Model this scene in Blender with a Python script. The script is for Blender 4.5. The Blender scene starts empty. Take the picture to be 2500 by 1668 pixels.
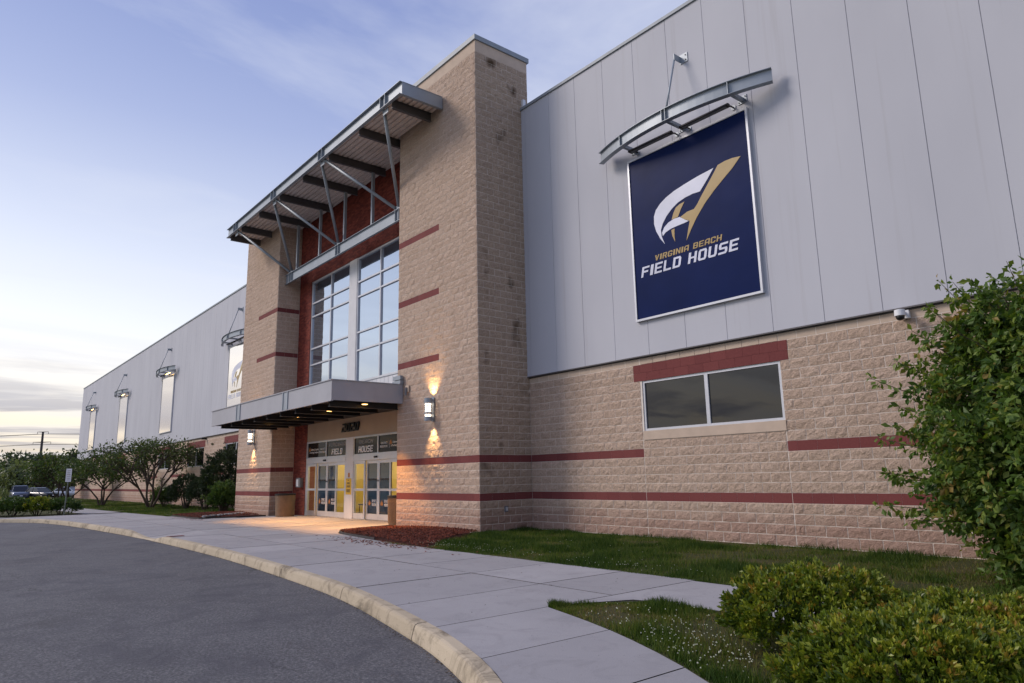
import bpy, math, random
import numpy as np
from mathutils import Matrix, Vector

random.seed(7)
RNG = np.random.default_rng(11)
SC = bpy.context.scene
COL = SC.collection
rad = math.radians

# ------------------------------------------------------------------ camera
cam_d = bpy.data.cameras.new('camera')
cam_d.sensor_width = 36.0
cam_d.lens = 36.0 * 1701.77 / 2500.0
cam_d.clip_start = 0.05
cam_d.clip_end = 6000
cam = bpy.data.objects.new('camera', cam_d)
COL.objects.link(cam)
CAM = Vector((15.1795, -13.1726, 1.4582))
_y, _p, _r = rad(50.4311), rad(10.9082), rad(-1.1921)
FWD = Vector((-math.sin(_y) * math.cos(_p), math.cos(_y) * math.cos(_p), math.sin(_p)))
_rt = Vector((math.cos(_y), math.sin(_y), 0))
_up = _rt.cross(FWD)
RT = math.cos(_r) * _rt + math.sin(_r) * _up
UP = -math.sin(_r) * _rt + math.cos(_r) * _up
cam.matrix_world = Matrix(((RT.x, UP.x, -FWD.x, CAM.x), (RT.y, UP.y, -FWD.y, CAM.y), (RT.z, UP.z, -FWD.z, CAM.z), (0, 0, 0, 1)))
SC.camera = cam

# ------------------------------------------------------------------ sky, sun, exposure
SUN_AZ = rad(224)        # direction the sun stands in, measured from +X towards +Y
SUN_EL = rad(36.0)
GLOW_AZ = rad(207)       # brightest part of the western sky
world = bpy.data.worlds.new('World')
SC.world = world
world.use_nodes = True
wn, wl = world.node_tree.nodes, world.node_tree.links
wn.clear()


def wnode(t, **kw):
    n = wn.new(t)
    for k, v in kw.items():
        setattr(n, k, v)
    return n


def wmath(op, a, b=None, clamp=False):
    n = wnode('ShaderNodeMath', operation=op, use_clamp=clamp)
    for i, x in enumerate((a, b)):
        if x is None:
            continue
        if isinstance(x, (int, float)):
            n.inputs[i].default_value = x
        else:
            wl.new(x, n.inputs[i])
    return n.outputs[0]


def wmix(fac, a, b, blend='MIX'):
    n = wnode('ShaderNodeMix', data_type='RGBA', blend_type=blend)
    for i, x in ((0, fac), (6, a), (7, b)):
        if isinstance(x, (int, float)):
            n.inputs[i].default_value = x
        elif isinstance(x, tuple):
            n.inputs[i].default_value = (*x, 1)
        else:
            wl.new(x, n.inputs[i])
    return n.outputs[2]


def wramp(fac, stops):
    n = wnode('ShaderNodeValToRGB')
    cr = n.color_ramp
    while len(cr.elements) < len(stops):
        cr.elements.new(0.5)
    for e, (p, c) in zip(cr.elements, stops):
        e.position = p
        e.color = (*c, 1)
    wl.new(fac, n.inputs[0])
    return n.outputs[0]


sky = wnode('ShaderNodeTexSky', sky_type='NISHITA', sun_disc=False, sun_elevation=SUN_EL,
            sun_rotation=rad(90) - SUN_AZ, altitude=0, air_density=1.0, dust_density=0.6, ozone_density=3.0)
tc = wnode('ShaderNodeTexCoord')
sep = wnode('ShaderNodeSeparateXYZ')
wl.new(tc.outputs['Generated'], sep.inputs[0])
dx, dy, dz = sep.outputs
up_ = wmath('MAXIMUM', dz, 0.0)
# thin high cloud: noise on a flat cloud layer far above
zc = wmath('ADD', up_, 0.07)
cmb = wnode('ShaderNodeCombineXYZ')
wl.new(wmath('DIVIDE', dx, zc), cmb.inputs[0])
wl.new(wmath('DIVIDE', dy, zc), cmb.inputs[1])


def wnoise(scale, detail, rough, dist, rot, sc3, off=0.0):
    mp = wnode('ShaderNodeMapping')
    mp.inputs['Rotation'].default_value = (0, 0, rot)
    mp.inputs['Scale'].default_value = sc3
    mp.inputs['Location'].default_value = (off, off * 0.4, 0)
    wl.new(cmb.outputs[0], mp.inputs[0])
    n = wnode('ShaderNodeTexNoise')
    n.inputs['Scale'].default_value = scale
    n.inputs['Detail'].default_value = detail
    n.inputs['Roughness'].default_value = rough
    n.inputs['Distortion'].default_value = dist
    wl.new(mp.outputs[0], n.inputs[0])
    return n.outputs[0]


wisps = wnoise(0.8, 7, 0.58, 0.9, rad(25), (1, 0.38, 1))
streak = wnoise(1.0, 6, 0.55, 0.5, rad(6), (0.95, 0.42, 1), 3.7)
# twilight: pale towards the horizon, blue violet overhead
grad = wramp(up_, [(0.0, (0.58, 0.56, 0.55)), (0.10, (0.66, 0.68, 0.71)), (0.28, (0.47, 0.53, 0.71)), (0.45, (0.285, 0.345, 0.60)), (0.62, (0.215, 0.268, 0.53)), (1.0, (0.175, 0.225, 0.46))])
base = wmix(1.0, grad, (10.0, 10.0, 10.0), 'MULTIPLY')
base = wmix(0.22, base, sky.outputs[0])
# glow over the place where the sun has gone down
gl = wmath('ADD', wmath('MULTIPLY', dx, math.cos(GLOW_AZ)), wmath('MULTIPLY', dy, math.sin(GLOW_AZ)))
glow_az = wmath('POWER', wmath('MULTIPLY', wmath('ADD', gl, 0.1), 0.92, True), 1.4)
glow_el = wmath('POWER', wmath('SUBTRACT', 1.0, wmath('MULTIPLY', up_, 1.35, True), True), 2.2)
glow = wmath('MULTIPLY', glow_az, glow_el, True)
base = wmix(glow, base, (11.6, 11.4, 11.2))
low = wmath('POWER', wmath('SUBTRACT', 1.0, wmath('MULTIPLY', up_, 5.0, True), True), 1.1)
base = wmix(wmath('MULTIPLY', wmath('MULTIPLY', low, 1.25), glow_az, True), base, (8.0, 6.6, 4.5))
# wisps whiten the upper sky, grey streaks lie along the horizon
wm = wmath('MULTIPLY', wmath('SUBTRACT', wisps, 0.43, True), 2.5, True)
base = wmix(wm, base, (6.6, 6.9, 7.7))
bandlo = wmath('SUBTRACT', 1.0, wmath('MULTIPLY', wmath('ABSOLUTE', wmath('SUBTRACT', dz, 0.075)), 10.0), True)
sm = wmath('MULTIPLY', wmath('MULTIPLY', wmath('SUBTRACT', streak, 0.47, True), 10.0, True), bandlo, True)
base = wmix(wmath('MULTIPLY', sm, 0.8), base, (3.2, 3.2, 3.8))
bg = wnode('ShaderNodeBackground')
bg.inputs['Strength'].default_value = 0.1
wl.new(base, bg.inputs[0])
wout = wnode('ShaderNodeOutputWorld')
wl.new(bg.outputs[0], wout.inputs[0])

sun_d = bpy.data.lights.new('sun', 'SUN')
sun_d.energy = 1.85
sun_d.angle = rad(20)
sun_d.color = (1.0, 0.89, 0.80)
sun = bpy.data.objects.new('sun', sun_d)
COL.objects.link(sun)
_sd = Vector((math.cos(SUN_AZ) * math.cos(SUN_EL), math.sin(SUN_AZ) * math.cos(SUN_EL), math.sin(SUN_EL)))
sun.rotation_euler = (-_sd).to_track_quat('-Z', 'Y').to_euler()
sun.location = (0, 0, 40)

SC.view_settings.view_transform = 'Standard'
SC.view_settings.look = 'None'
SC.view_settings.exposure = 0.35
SC.view_settings.gamma = 1.0
SC.view_settings.use_curve_mapping = False
try:
    SC.cycles.use_denoising = True
    SC.cycles.max_bounces = 6
    SC.cycles.transparent_max_bounces = 10
    SC.cycles.sample_clamp_indirect = 4.0
except Exception:
    pass


# ------------------------------------------------------------------ materials
class NT:
    def __init__(s, name):
        s.m = bpy.data.materials.new(name)
        s.m.use_nodes = True
        s.n, s.l = s.m.node_tree.nodes, s.m.node_tree.links
        s.n.clear()
        s.out = s.n.new('ShaderNodeOutputMaterial')
        s.pos = None

    def node(s, t, **kw):
        n = s.n.new(t)
        for k, v in kw.items():
            setattr(n, k, v)
        return n

    def put(s, sock, v):
        if isinstance(v, (int, float)):
            sock.default_value = v
        elif isinstance(v, tuple):
            sock.default_value = (*v, 1) if len(v) == 3 and len(sock.default_value) == 4 else v
        else:
            s.l.new(v, sock)

    def wpos(s):
        if s.pos is None:
            s.pos = s.node('ShaderNodeNewGeometry').outputs['Position']
        return s.pos

    def noise(s, scale, detail=4, rough=0.55, vec=None, sc3=None, dist=0.0, color=False):
        v = vec or s.wpos()
        if sc3:
            mp = s.node('ShaderNodeMapping')
            mp.inputs['Scale'].default_value = sc3
            s.l.new(v, mp.inputs[0])
            v = mp.outputs[0]
        n = s.node('ShaderNodeTexNoise')
        n.inputs['Scale'].default_value = scale
        n.inputs['Detail'].default_value = detail
        n.inputs['Roughness'].default_value = rough
        n.inputs['Distortion'].default_value = dist
        s.l.new(v, n.inputs[0])
        return n.outputs[1 if color else 0]

    def math(s, op, a, b=None, clamp=False):
        n = s.node('ShaderNodeMath', operation=op, use_clamp=clamp)
        s.put(n.inputs[0], a)
        if b is not None:
            s.put(n.inputs[1], b)
        return n.outputs[0]

    def ramp(s, fac, stops):
        n = s.node('ShaderNodeValToRGB')
        cr = n.color_ramp
        while len(cr.elements) < len(stops):
            cr.elements.new(0.5)
        for e, (p, c) in zip(cr.elements, stops):
            e.position = p
            e.color = (*c, 1)
        s.put(n.inputs[0], fac)
        return n.outputs[0]

    def mix(s, fac, a, b, blend='MIX'):
        n = s.node('ShaderNodeMix', data_type='RGBA', blend_type=blend)
        s.put(n.inputs[0], fac)
        s.put(n.inputs[6], a)
        s.put(n.inputs[7], b)
        return n.outputs[2]

    def attr(s, name):
        return s.node('ShaderNodeAttribute', attribute_name=name).outputs['Fac']

    def bump(s, h, strength=0.3, dist=0.02):
        n = s.node('ShaderNodeBump')
        n.inputs['Strength'].default_value = strength
        n.inputs['Distance'].default_value = dist
        s.l.new(h, n.inputs['Height'])
        return n.outputs[0]

    def pbr(s, col, rough=0.8, metal=0.0, normal=None, spec=0.5, ior=1.45, link=True, **kw):
        b = s.node('ShaderNodeBsdfPrincipled')
        s.put(b.inputs['Base Color'], col)
        s.put(b.inputs['Roughness'], rough)
        s.put(b.inputs['Metallic'], metal)
        b.inputs['IOR'].default_value = ior
        b.inputs['Specular IOR Level'].default_value = spec
        if normal is not None:
            s.l.new(normal, b.inputs['Normal'])
        for k, v in kw.items():
            s.put(b.inputs[k], v)
        if link:
            s.l.new(b.outputs[0], s.out.inputs[0])
        return b.outputs[0]


M = {}


def vary(name, col, var=0.18, scale=2.0, rough=0.75, bump=0.0, bscale=60.0, metal=0.0, spec=0.4, fine=0.0):
    """plain surface colour with soft mottling and optional fine relief"""
    t = NT(name)
    n = t.noise(scale, 5, 0.6)
    lo = tuple(max(0, c * (1 - var)) for c in col)
    hi = tuple(min(1, c * (1 + var)) for c in col)
    c = t.ramp(n, [(0.3, lo), (0.7, hi)])
    if fine:
        f = t.noise(bscale * 1.7, 3, 0.6)
        c = t.mix(fine, c, t.ramp(f, [(0.3, tuple(x * 0.55 for x in col)), (0.7, tuple(min(1, x * 1.5) for x in col))]))
    nm = t.bump(t.noise(bscale, 4, 0.6), bump, 0.01) if bump else None
    t.pbr(c, rough, metal, nm, spec)
    M[name] = t.m
    return t.m


def blockmat(name, lo, hi, stain=0.0):
    t = NT(name)
    r = t.attr('rnd')
    c = t.ramp(r, [(0.0, lo), (1.0, hi)])
    n1 = t.noise(0.55, 4, 0.6)
    c = t.mix(t.math('MULTIPLY', n1, 0.35), c, (0.36, 0.27, 0.20))
    g = t.noise(26, 5, 0.7)
    c = t.mix(0.5, c, t.ramp(g, [(0.30, tuple(x * 0.62 for x in lo)), (0.72, tuple(min(1, x * 1.25) for x in hi))]))
    g3 = t.noise(3.2, 5, 0.65, dist=0.8)
    c = t.mix(t.math('MULTIPLY', t.math('SUBTRACT', g3, 0.5, True), 1.5, True), c, tuple(x * 0.62 for x in lo))
    # pink earth splashed on the lowest courses
    sx = t.node('ShaderNodeSeparateXYZ')
    t.l.new(t.wpos(), sx.inputs[0])
    pk = t.math('SUBTRACT', 1.0, t.math('MULTIPLY', t.math('ADD', sx.outputs[2], t.math('MULTIPLY', t.noise(1.3, 4), -0.7)), 2.2), True)
    c = t.mix(t.math('MULTIPLY', pk, 0.55), c, (0.36, 0.20, 0.16))
    if stain:
        s1 = t.noise(1.15, 3, 0.5, sc3=(1, 1, 0.8))
        m = t.math('MULTIPLY', t.math('SUBTRACT', s1, 0.60, True), 9.0, True)
        c = t.mix(t.math('MULTIPLY', m, stain), c, (0.09, 0.055, 0.03))
    h = t.math('ADD', t.noise(16, 6, 0.72, dist=0.8), t.math('MULTIPLY', t.noise(48, 5, 0.7, dist=0.5), 0.6))
    t.pbr(c, 0.94, 0, t.bump(h, 1.0, 0.05), 0.2)
    M[name] = t.m
    return t.m


blockmat('split_face_block', (0.56, 0.41, 0.31), (0.69, 0.525, 0.415))
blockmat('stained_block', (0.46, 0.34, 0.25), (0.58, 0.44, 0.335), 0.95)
vary('mortar', (0.73, 0.65, 0.57), 0.12, 3, 0.95, 0.3, 90)
vary('smooth_block', (0.53, 0.42, 0.33), 0.1, 2.5, 0.9, 0.25, 120)
t = NT('red_block')
c = t.ramp(t.attr('rnd'), [(0, (0.155, 0.040, 0.040)), (1, (0.185, 0.050, 0.048))])
c = t.mix(0.25, c, t.ramp(t.noise(30, 4), [(0.3, (0.12, 0.03, 0.03)), (0.7, (0.25, 0.08, 0.07))]))
t.pbr(c, 0.85, 0, t.bump(t.noise(110, 3), 0.25, 0.006), 0.3)
M['red_block'] = t.m
t = NT('red_brick')
c = t.ramp(t.attr('rnd'), [(0, (0.125, 0.024, 0.017)), (0.5, (0.20, 0.038, 0.025)), (1, (0.27, 0.060, 0.038))])
t.pbr(c, 0.8, 0, t.bump(t.noise(60, 4), 0.3, 0.01), 0.35)
M['red_brick'] = t.m
vary('brick_mortar', (0.24, 0.10, 0.08), 0.15, 4, 0.95)
# siding: embossed insulated metal panel
t = NT('metal_siding')
n = t.noise(0.5, 4, 0.5, sc3=(1, 1, 0.35))
c = t.ramp(n, [(0.3, (0.455, 0.462, 0.505)), (0.7, (0.515, 0.522, 0.565))])
st = t.noise(5.0, 5, 0.6, sc3=(1, 1, 0.03))
c = t.mix(t.math('MULTIPLY', t.math('SUBTRACT', st, 0.58, True), 1.6, True), c, (0.33, 0.31, 0.31))
hh = t.math('ADD', t.math('MULTIPLY', t.noise(190, 3), 0.05), t.noise(0.9, 2, 0.5, sc3=(1, 1, 0.4)))
t.pbr(c, 0.62, 0, t.bump(hh, 0.12, 0.05), 0.2)
M['metal_siding'] = t.m
vary('siding_back', (0.46, 0.46, 0.49), 0.1, 3, 0.6)
vary('galvanized_flashing', (0.27, 0.30, 0.33), 0.1, 3, 0.55, 0, 60, 0.1)
vary('painted_steel', (0.30, 0.335, 0.375), 0.10, 1.4, 0.45, 0.05, 60, 0.25, 0.5)
vary('canopy_fascia', (0.37, 0.37, 0.395), 0.08, 1.0, 0.5, 0.03, 60, 0.0, 0.3)
vary('dark_steel', (0.10, 0.095, 0.10), 0.12, 2, 0.5, 0, 60, 0.2)
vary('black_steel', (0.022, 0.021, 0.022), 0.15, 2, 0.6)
vary('soffit_deck', (0.72, 0.63, 0.57), 0.12, 1.2, 0.6)
vary('bronze_lamp', (0.035, 0.026, 0.022), 0.15, 6, 0.45, 0, 60, 0.3)
vary('anodised_frame', (0.55, 0.56, 0.60), 0.06, 2, 0.38, 0, 60, 0.35)
vary('stucco', (0.40, 0.32, 0.24), 0.06, 1.5, 0.9, 0.2, 150)
vary('white_panel', (0.62, 0.62, 0.64), 0.06, 2, 0.5)
vary('yellow_wall', (0.62, 0.47, 0.13), 0.06, 1, 0.8)
vary('lobby_floor', (0.16, 0.14, 0.12), 0.15, 2, 0.35)
vary('interior_dark', (0.03, 0.028, 0.026), 0.2, 2, 0.8)
vary('black_plastic', (0.012, 0.012, 0.013), 0.2, 5, 0.45)
vary('grey_plastic', (0.16, 0.16, 0.17), 0.1, 5, 0.5)
vary('white_plastic', (0.72, 0.72, 0.74), 0.05, 5, 0.4)
vary('notice_yellow', (0.62, 0.42, 0.05), 0.06, 5, 0.6)
vary('print_dark', (0.07, 0.05, 0.04), 0.1, 5, 0.7)
vary('print_white', (0.80, 0.80, 0.82), 0.03, 5, 0.6)
vary('print_grey', (0.22, 0.22, 0.23), 0.05, 5, 0.5)
vary('print_orange', (0.45, 0.19, 0.06), 0.06, 5, 0.6)
vary('rubber', (0.014, 0.014, 0.014), 0.2, 6, 0.8)
vary('bark', (0.075, 0.055, 0.042), 0.3, 6, 0.95, 0.5, 40)
vary('pylon_steel', (0.07, 0.06, 0.06), 0.1, 1, 0.7)
vary('sign_pole', (0.16, 0.18, 0.17), 0.15, 6, 0.5, 0, 60, 0.6)


def leafmat(name, stops, trans=0.3, rough=0.45, spec=0.35):
    t = NT(name)
    c = t.ramp(t.attr('rnd'), stops)
    b = t.pbr(c, rough, 0, None, spec, link=False)
    tr = t.node('ShaderNodeBsdfTranslucent')
    t.put(tr.inputs[0], t.mix(1.0, c, (1.3, 1.35, 0.6), 'MULTIPLY'))
    mx = t.node('ShaderNodeMixShader')
    mx.inputs[0].default_value = trans
    t.l.new(b, mx.inputs[1])
    t.l.new(tr.outputs[0], mx.inputs[2])
    t.l.new(mx.outputs[0], t.out.inputs[0])
    M[name] = t.m


leafmat('shrub_leaf', [(0, (0.030, 0.066, 0.014)), (0.5, (0.095, 0.165, 0.030)), (0.85, (0.20, 0.25, 0.045)), (1, (0.26, 0.18, 0.05))], 0.35)
leafmat('boxwood_leaf', [(0, (0.022, 0.045, 0.008)), (0.42, (0.095, 0.145, 0.014)), (0.78, (0.27, 0.30, 0.030)), (1, (0.28, 0.17, 0.03))], 0.25, 0.38, 0.45)
leafmat('evergreen_leaf', [(0, (0.012, 0.022, 0.010)), (0.7, (0.028, 0.045, 0.016)), (1, (0.050, 0.075, 0.022))], 0.15, 0.4, 0.45)
leafmat('laurel_leaf', [(0, (0.030, 0.062, 0.016)), (0.6, (0.068, 0.12, 0.028)), (1, (0.12, 0.17, 0.042))], 0.2, 0.35, 0.5)
leafmat('myrtle_leaf', [(0, (0.030, 0.055, 0.016)), (0.6, (0.068, 0.105, 0.026)), (1, (0.13, 0.12, 0.036))], 0.3)
leafmat('wood_leaf', [(0, (0.030, 0.048, 0.026)), (0.6, (0.060, 0.088, 0.042)), (1, (0.10, 0.13, 0.055))], 0.3)
leafmat('pale_leaf', [(0, (0.10, 0.13, 0.06)), (0.6, (0.15, 0.18, 0.08)), (1, (0.21, 0.23, 0.11))], 0.3)
leafmat('grass_blade', [(0, (0.028, 0.060, 0.010)), (0.30, (0.070, 0.115, 0.018)), (0.55, (0.12, 0.155, 0.030)), (0.78, (0.16, 0.145, 0.045)), (1, (0.22, 0.16, 0.09))], 0.35, 0.6, 0.2)
leafmat('clover_flower', [(0, (0.55, 0.55, 0.48)), (1, (0.75, 0.75, 0.68))], 0.3, 0.7)
leafmat('mulch_chip', [(0, (0.040, 0.010, 0.007)), (0.6, (0.13, 0.026, 0.014)), (1, (0.24, 0.060, 0.028))], 0.0, 0.85)
leafmat('river_stone', [(0, (0.12, 0.115, 0.12)), (1, (0.34, 0.33, 0.34))], 0.0, 0.75)


def asphalt():
    t = NT('asphalt')
    n1 = t.noise(0.35, 5, 0.6)
    n2 = t.noise(38, 4, 0.75)
    n3 = t.noise(1.1, 6, 0.7, dist=0.9)
    c = t.ramp(n1, [(0.3, (0.085, 0.085, 0.098)), (0.7, (0.128, 0.127, 0.145))])
    c = t.mix(0.75, c, t.ramp(n2, [(0.34, (0.040, 0.039, 0.042)), (0.50, (0.105, 0.103, 0.108)), (0.62, (0.19, 0.187, 0.19)), (0.72, (0.36, 0.355, 0.35))]))
    c = t.mix(t.math('MULTIPLY', t.math('SUBTRACT', n3, 0.47, True), 4.5, True), c, (0.072, 0.071, 0.083))
    # hairline cracks and a few oil marks
    v = t.node('ShaderNodeTexVoronoi', feature='DISTANCE_TO_EDGE')
    v.inputs['Scale'].default_value = 0.33
    w = t.node('ShaderNodeVectorMath', operation='ADD')
    t.l.new(t.wpos(), w.inputs[0])
    ws = t.node('ShaderNodeVectorMath', operation='SCALE')
    ws.inputs['Scale'].default_value = 0.9
    t.l.new(t.noise(1.6, 5, 0.6, color=True), ws.inputs[0])
    t.l.new(ws.outputs[0], w.inputs[1])
    t.l.new(w.outputs[0], v.inputs[0])
    cr = t.math('MULTIPLY', t.math('SUBTRACT', 1.0, t.math('MULTIPLY', v.outputs['Distance'], 130.0), True), t.math('MULTIPLY', t.math('SUBTRACT', t.noise(0.5, 3), 0.50, True), 8.0, True), True)
    c = t.mix(t.math('MULTIPLY', cr, 0.7), c, (0.025, 0.024, 0.026))
    oil = t.noise(0.9, 3, 0.5, dist=0.3)
    c = t.mix(t.math('MULTIPLY', t.math('SUBTRACT', oil, 0.66, True), 4.0, True), c, (0.045, 0.043, 0.046))
    h = t.math('SUBTRACT', n2, t.math('MULTIPLY', cr, 0.5))
    t.pbr(c, t.ramp(n1, [(0.3, (0.85,) * 3), (0.7, (0.7,) * 3)]), 0, t.bump(h, 0.8, 0.015), 0.35)
    M['asphalt'] = t.m


def concrete(name, lo, hi, grime):
    t = NT(name)
    n1 = t.noise(0.8, 5, 0.6)
    n2 = t.noise(120, 3, 0.7)
    r = t.attr('rnd')
    c = t.ramp(n1, [(0.3, lo), (0.7, hi)])
    c = t.mix(t.math('MULTIPLY', r, 0.6), c, tuple(x * 0.82 for x in lo))
    c = t.mix(0.25, c, t.ramp(n2, [(0.35, tuple(x * 0.6 for x in lo)), (0.7, tuple(min(1, x * 1.25) for x in hi))]))
    g = t.noise(2.1, 6, 0.7, dist=1.0)
    c = t.mix(t.math('MULTIPLY', t.math('SUBTRACT', g, 0.50, True), 2.6 * grime, True), c, tuple(x * 0.5 for x in lo))
    sp = t.noise(34, 2, 0.5)
    c = t.mix(t.math('MULTIPLY', t.math('SUBTRACT', sp, 0.70, True), 12, True), c, tuple(x * 0.35 for x in lo))
    t.pbr(c, 0.85, 0, t.bump(n2, 0.25, 0.006), 0.3)
    M[name] = t.m


asphalt()
concrete('concrete', (0.325, 0.315, 0.325), (0.415, 0.40, 0.41), 0.6)
concrete('kerb_concrete', (0.40, 0.33, 0.235), (0.56, 0.475, 0.35), 2.4)
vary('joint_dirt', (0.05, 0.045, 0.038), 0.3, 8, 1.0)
vary('tactile_plate', (0.20, 0.055, 0.05), 0.15, 4, 0.8, 0.4, 40)


def lawnmat(name, a, b, d):
    t = NT(name)
    n1 = t.noise(0.9, 6, 0.65, dist=0.4)
    n2 = t.noise(22, 5, 0.7)
    c = t.ramp(n1, [(0.30, a), (0.52, b), (0.70, d)])
    c = t.mix(0.5, c, t.ramp(n2, [(0.3, tuple(x * 0.4 for x in a)), (0.7, tuple(x * 1.5 for x in b))]))
    t.pbr(c, 0.95, 0, t.bump(n2, 0.8, 0.04), 0.2)
    M[name] = t.m


lawnmat('lawn_soil', (0.040, 0.052, 0.018), (0.062, 0.066, 0.024), (0.15, 0.10, 0.058))
lawnmat('field_ground', (0.085, 0.095, 0.035), (0.12, 0.13, 0.05), (0.14, 0.125, 0.06))
vary('mulch_base', (0.060, 0.016, 0.011), 0.4, 9, 1.0, 0.8, 40)
vary('bed_edging', (0.05, 0.045, 0.045), 0.2, 6, 0.8)


def glass_opaque(name, base, ior, rough=0.012, wav=0.02, metal=0.0):
    t = NT(name)
    h = t.noise(0.9, 2, 0.4)
    t.pbr(base, rough, metal, t.bump(h, wav, 0.05), 0.5, ior)
    M[name] = t.m


glass_opaque('mirror_glass', (0.46, 0.53, 0.63), 1.5, metal=0.92, wav=0.06)
glass_opaque('tinted_glass', (0.006, 0.007, 0.010), 1.62, wav=0.05)
glass_opaque('transom_print', (0.010, 0.010, 0.013), 1.2)
t = NT('clear_glass')
tr = t.node('ShaderNodeBsdfTransparent')
tr.inputs[0].default_value = (0.80, 0.82, 0.82, 1)
gg = t.node('ShaderNodeBsdfGlossy')
gg.inputs['Roughness'].default_value = 0.02
fr = t.node('ShaderNodeFresnel')
fr.inputs[0].default_value = 1.5
mx = t.node('ShaderNodeMixShader')
t.l.new(fr.outputs[0], mx.inputs[0])
t.l.new(tr.outputs[0], mx.inputs[1])
t.l.new(gg.outputs[0], mx.inputs[2])
t.l.new(mx.outputs[0], t.out.inputs[0])
M['clear_glass'] = t.m


def emit(name, col, s):
    t = NT(name)
    e = t.node('ShaderNodeEmission')
    e.inputs[0].default_value = (*col, 1)
    e.inputs[1].default_value = s
    t.l.new(e.outputs[0], t.out.inputs[0])
    M[name] = t.m


emit('lamp_glow', (1.0, 0.78, 0.55), 6.0)
emit('sign_lamp_glow', (1.0, 0.62, 0.22), 9.0)
emit('downlight_glow', (1.0, 0.55, 0.16), 7.0)


def vinyl(name, col, ior):
    t = NT(name)
    n = t.noise(1.2, 3, 0.5)
    c = t.ramp(n, [(0.3, tuple(x * 0.88 for x in col)), (0.7, tuple(x * 1.1 for x in col))])
    t.pbr(c, 0.35 if ior < 2 else 0.05, 0, t.bump(t.noise(1.1, 3, 0.5), 0.12, 0.05), 0.5, ior)
    M[name] = t.m


vinyl('banner_navy', (0.005, 0.014, 0.075), 1.15)
t = NT('banner_sky_sheen')
t.pbr((0.92, 0.87, 0.82), 0.08, 0.92, t.bump(t.noise(1.6, 3, 0.5), 0.04, 0.03), 0.5, 1.6)  # cream mirror metal: bright sky sheen of far navy banners put into their colour
M['banner_sky_sheen'] = t.m
vinyl('banner_white', (0.62, 0.64, 0.76), 1.5)
vinyl('banner_gold', (0.36, 0.235, 0.065), 1.5)
# door film: printed blue and grey facets
t = NT('door_film')
sx = t.node('ShaderNodeSeparateXYZ')
t.l.new(t.wpos(), sx.inputs[0])
g = t.math('DIVIDE', sx.outputs[2], 2.1)
c = t.ramp(g, [(0.08, (0.02, 0.025, 0.035)), (0.28, (0.05, 0.09, 0.14)), (0.42, (0.07, 0.17, 0.28)), (0.55, (0.30, 0.33, 0.37)), (0.72, (0.16, 0.20, 0.25)), (0.95, (0.035, 0.035, 0.045))])
ck = t.node('ShaderNodeTexVoronoi', feature='F1', distance='MANHATTAN')
ck.inputs['Scale'].default_value = 2.6
t.l.new(t.wpos(), ck.inputs[0])
c = t.mix(0.35, c, t.ramp(ck.outputs['Distance'], [(0.2, (0.04, 0.07, 0.11)), (0.6, (0.26, 0.33, 0.40))]))
t.pbr(c, 0.12, 0, None, 0.5)
M['door_film'] = t.m


def paint(name, col, metal=0.3):
    t = NT(name)
    t.pbr(col, 0.28, metal, None, 0.5, 1.5, **{'Coat Weight': 0.8, 'Coat Roughness': 0.06})
    M[name] = t.m


paint('car_blue_grey', (0.11, 0.13, 0.19))
paint('car_black', (0.018, 0.018, 0.022))
paint('car_white', (0.55, 0.57, 0.60))
vary('chrome', (0.55, 0.55, 0.57), 0.05, 5, 0.25, 0, 60, 0.9)
vary('headlamp', (0.75, 0.76, 0.80), 0.05, 5, 0.15)
vary('bin_body', (0.15, 0.10, 0.065), 0.15, 5, 0.7, 0.2, 80)
vary('bin_mesh', (0.20, 0.14, 0.10), 0.15, 8, 0.6, 0.3, 80)


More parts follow.
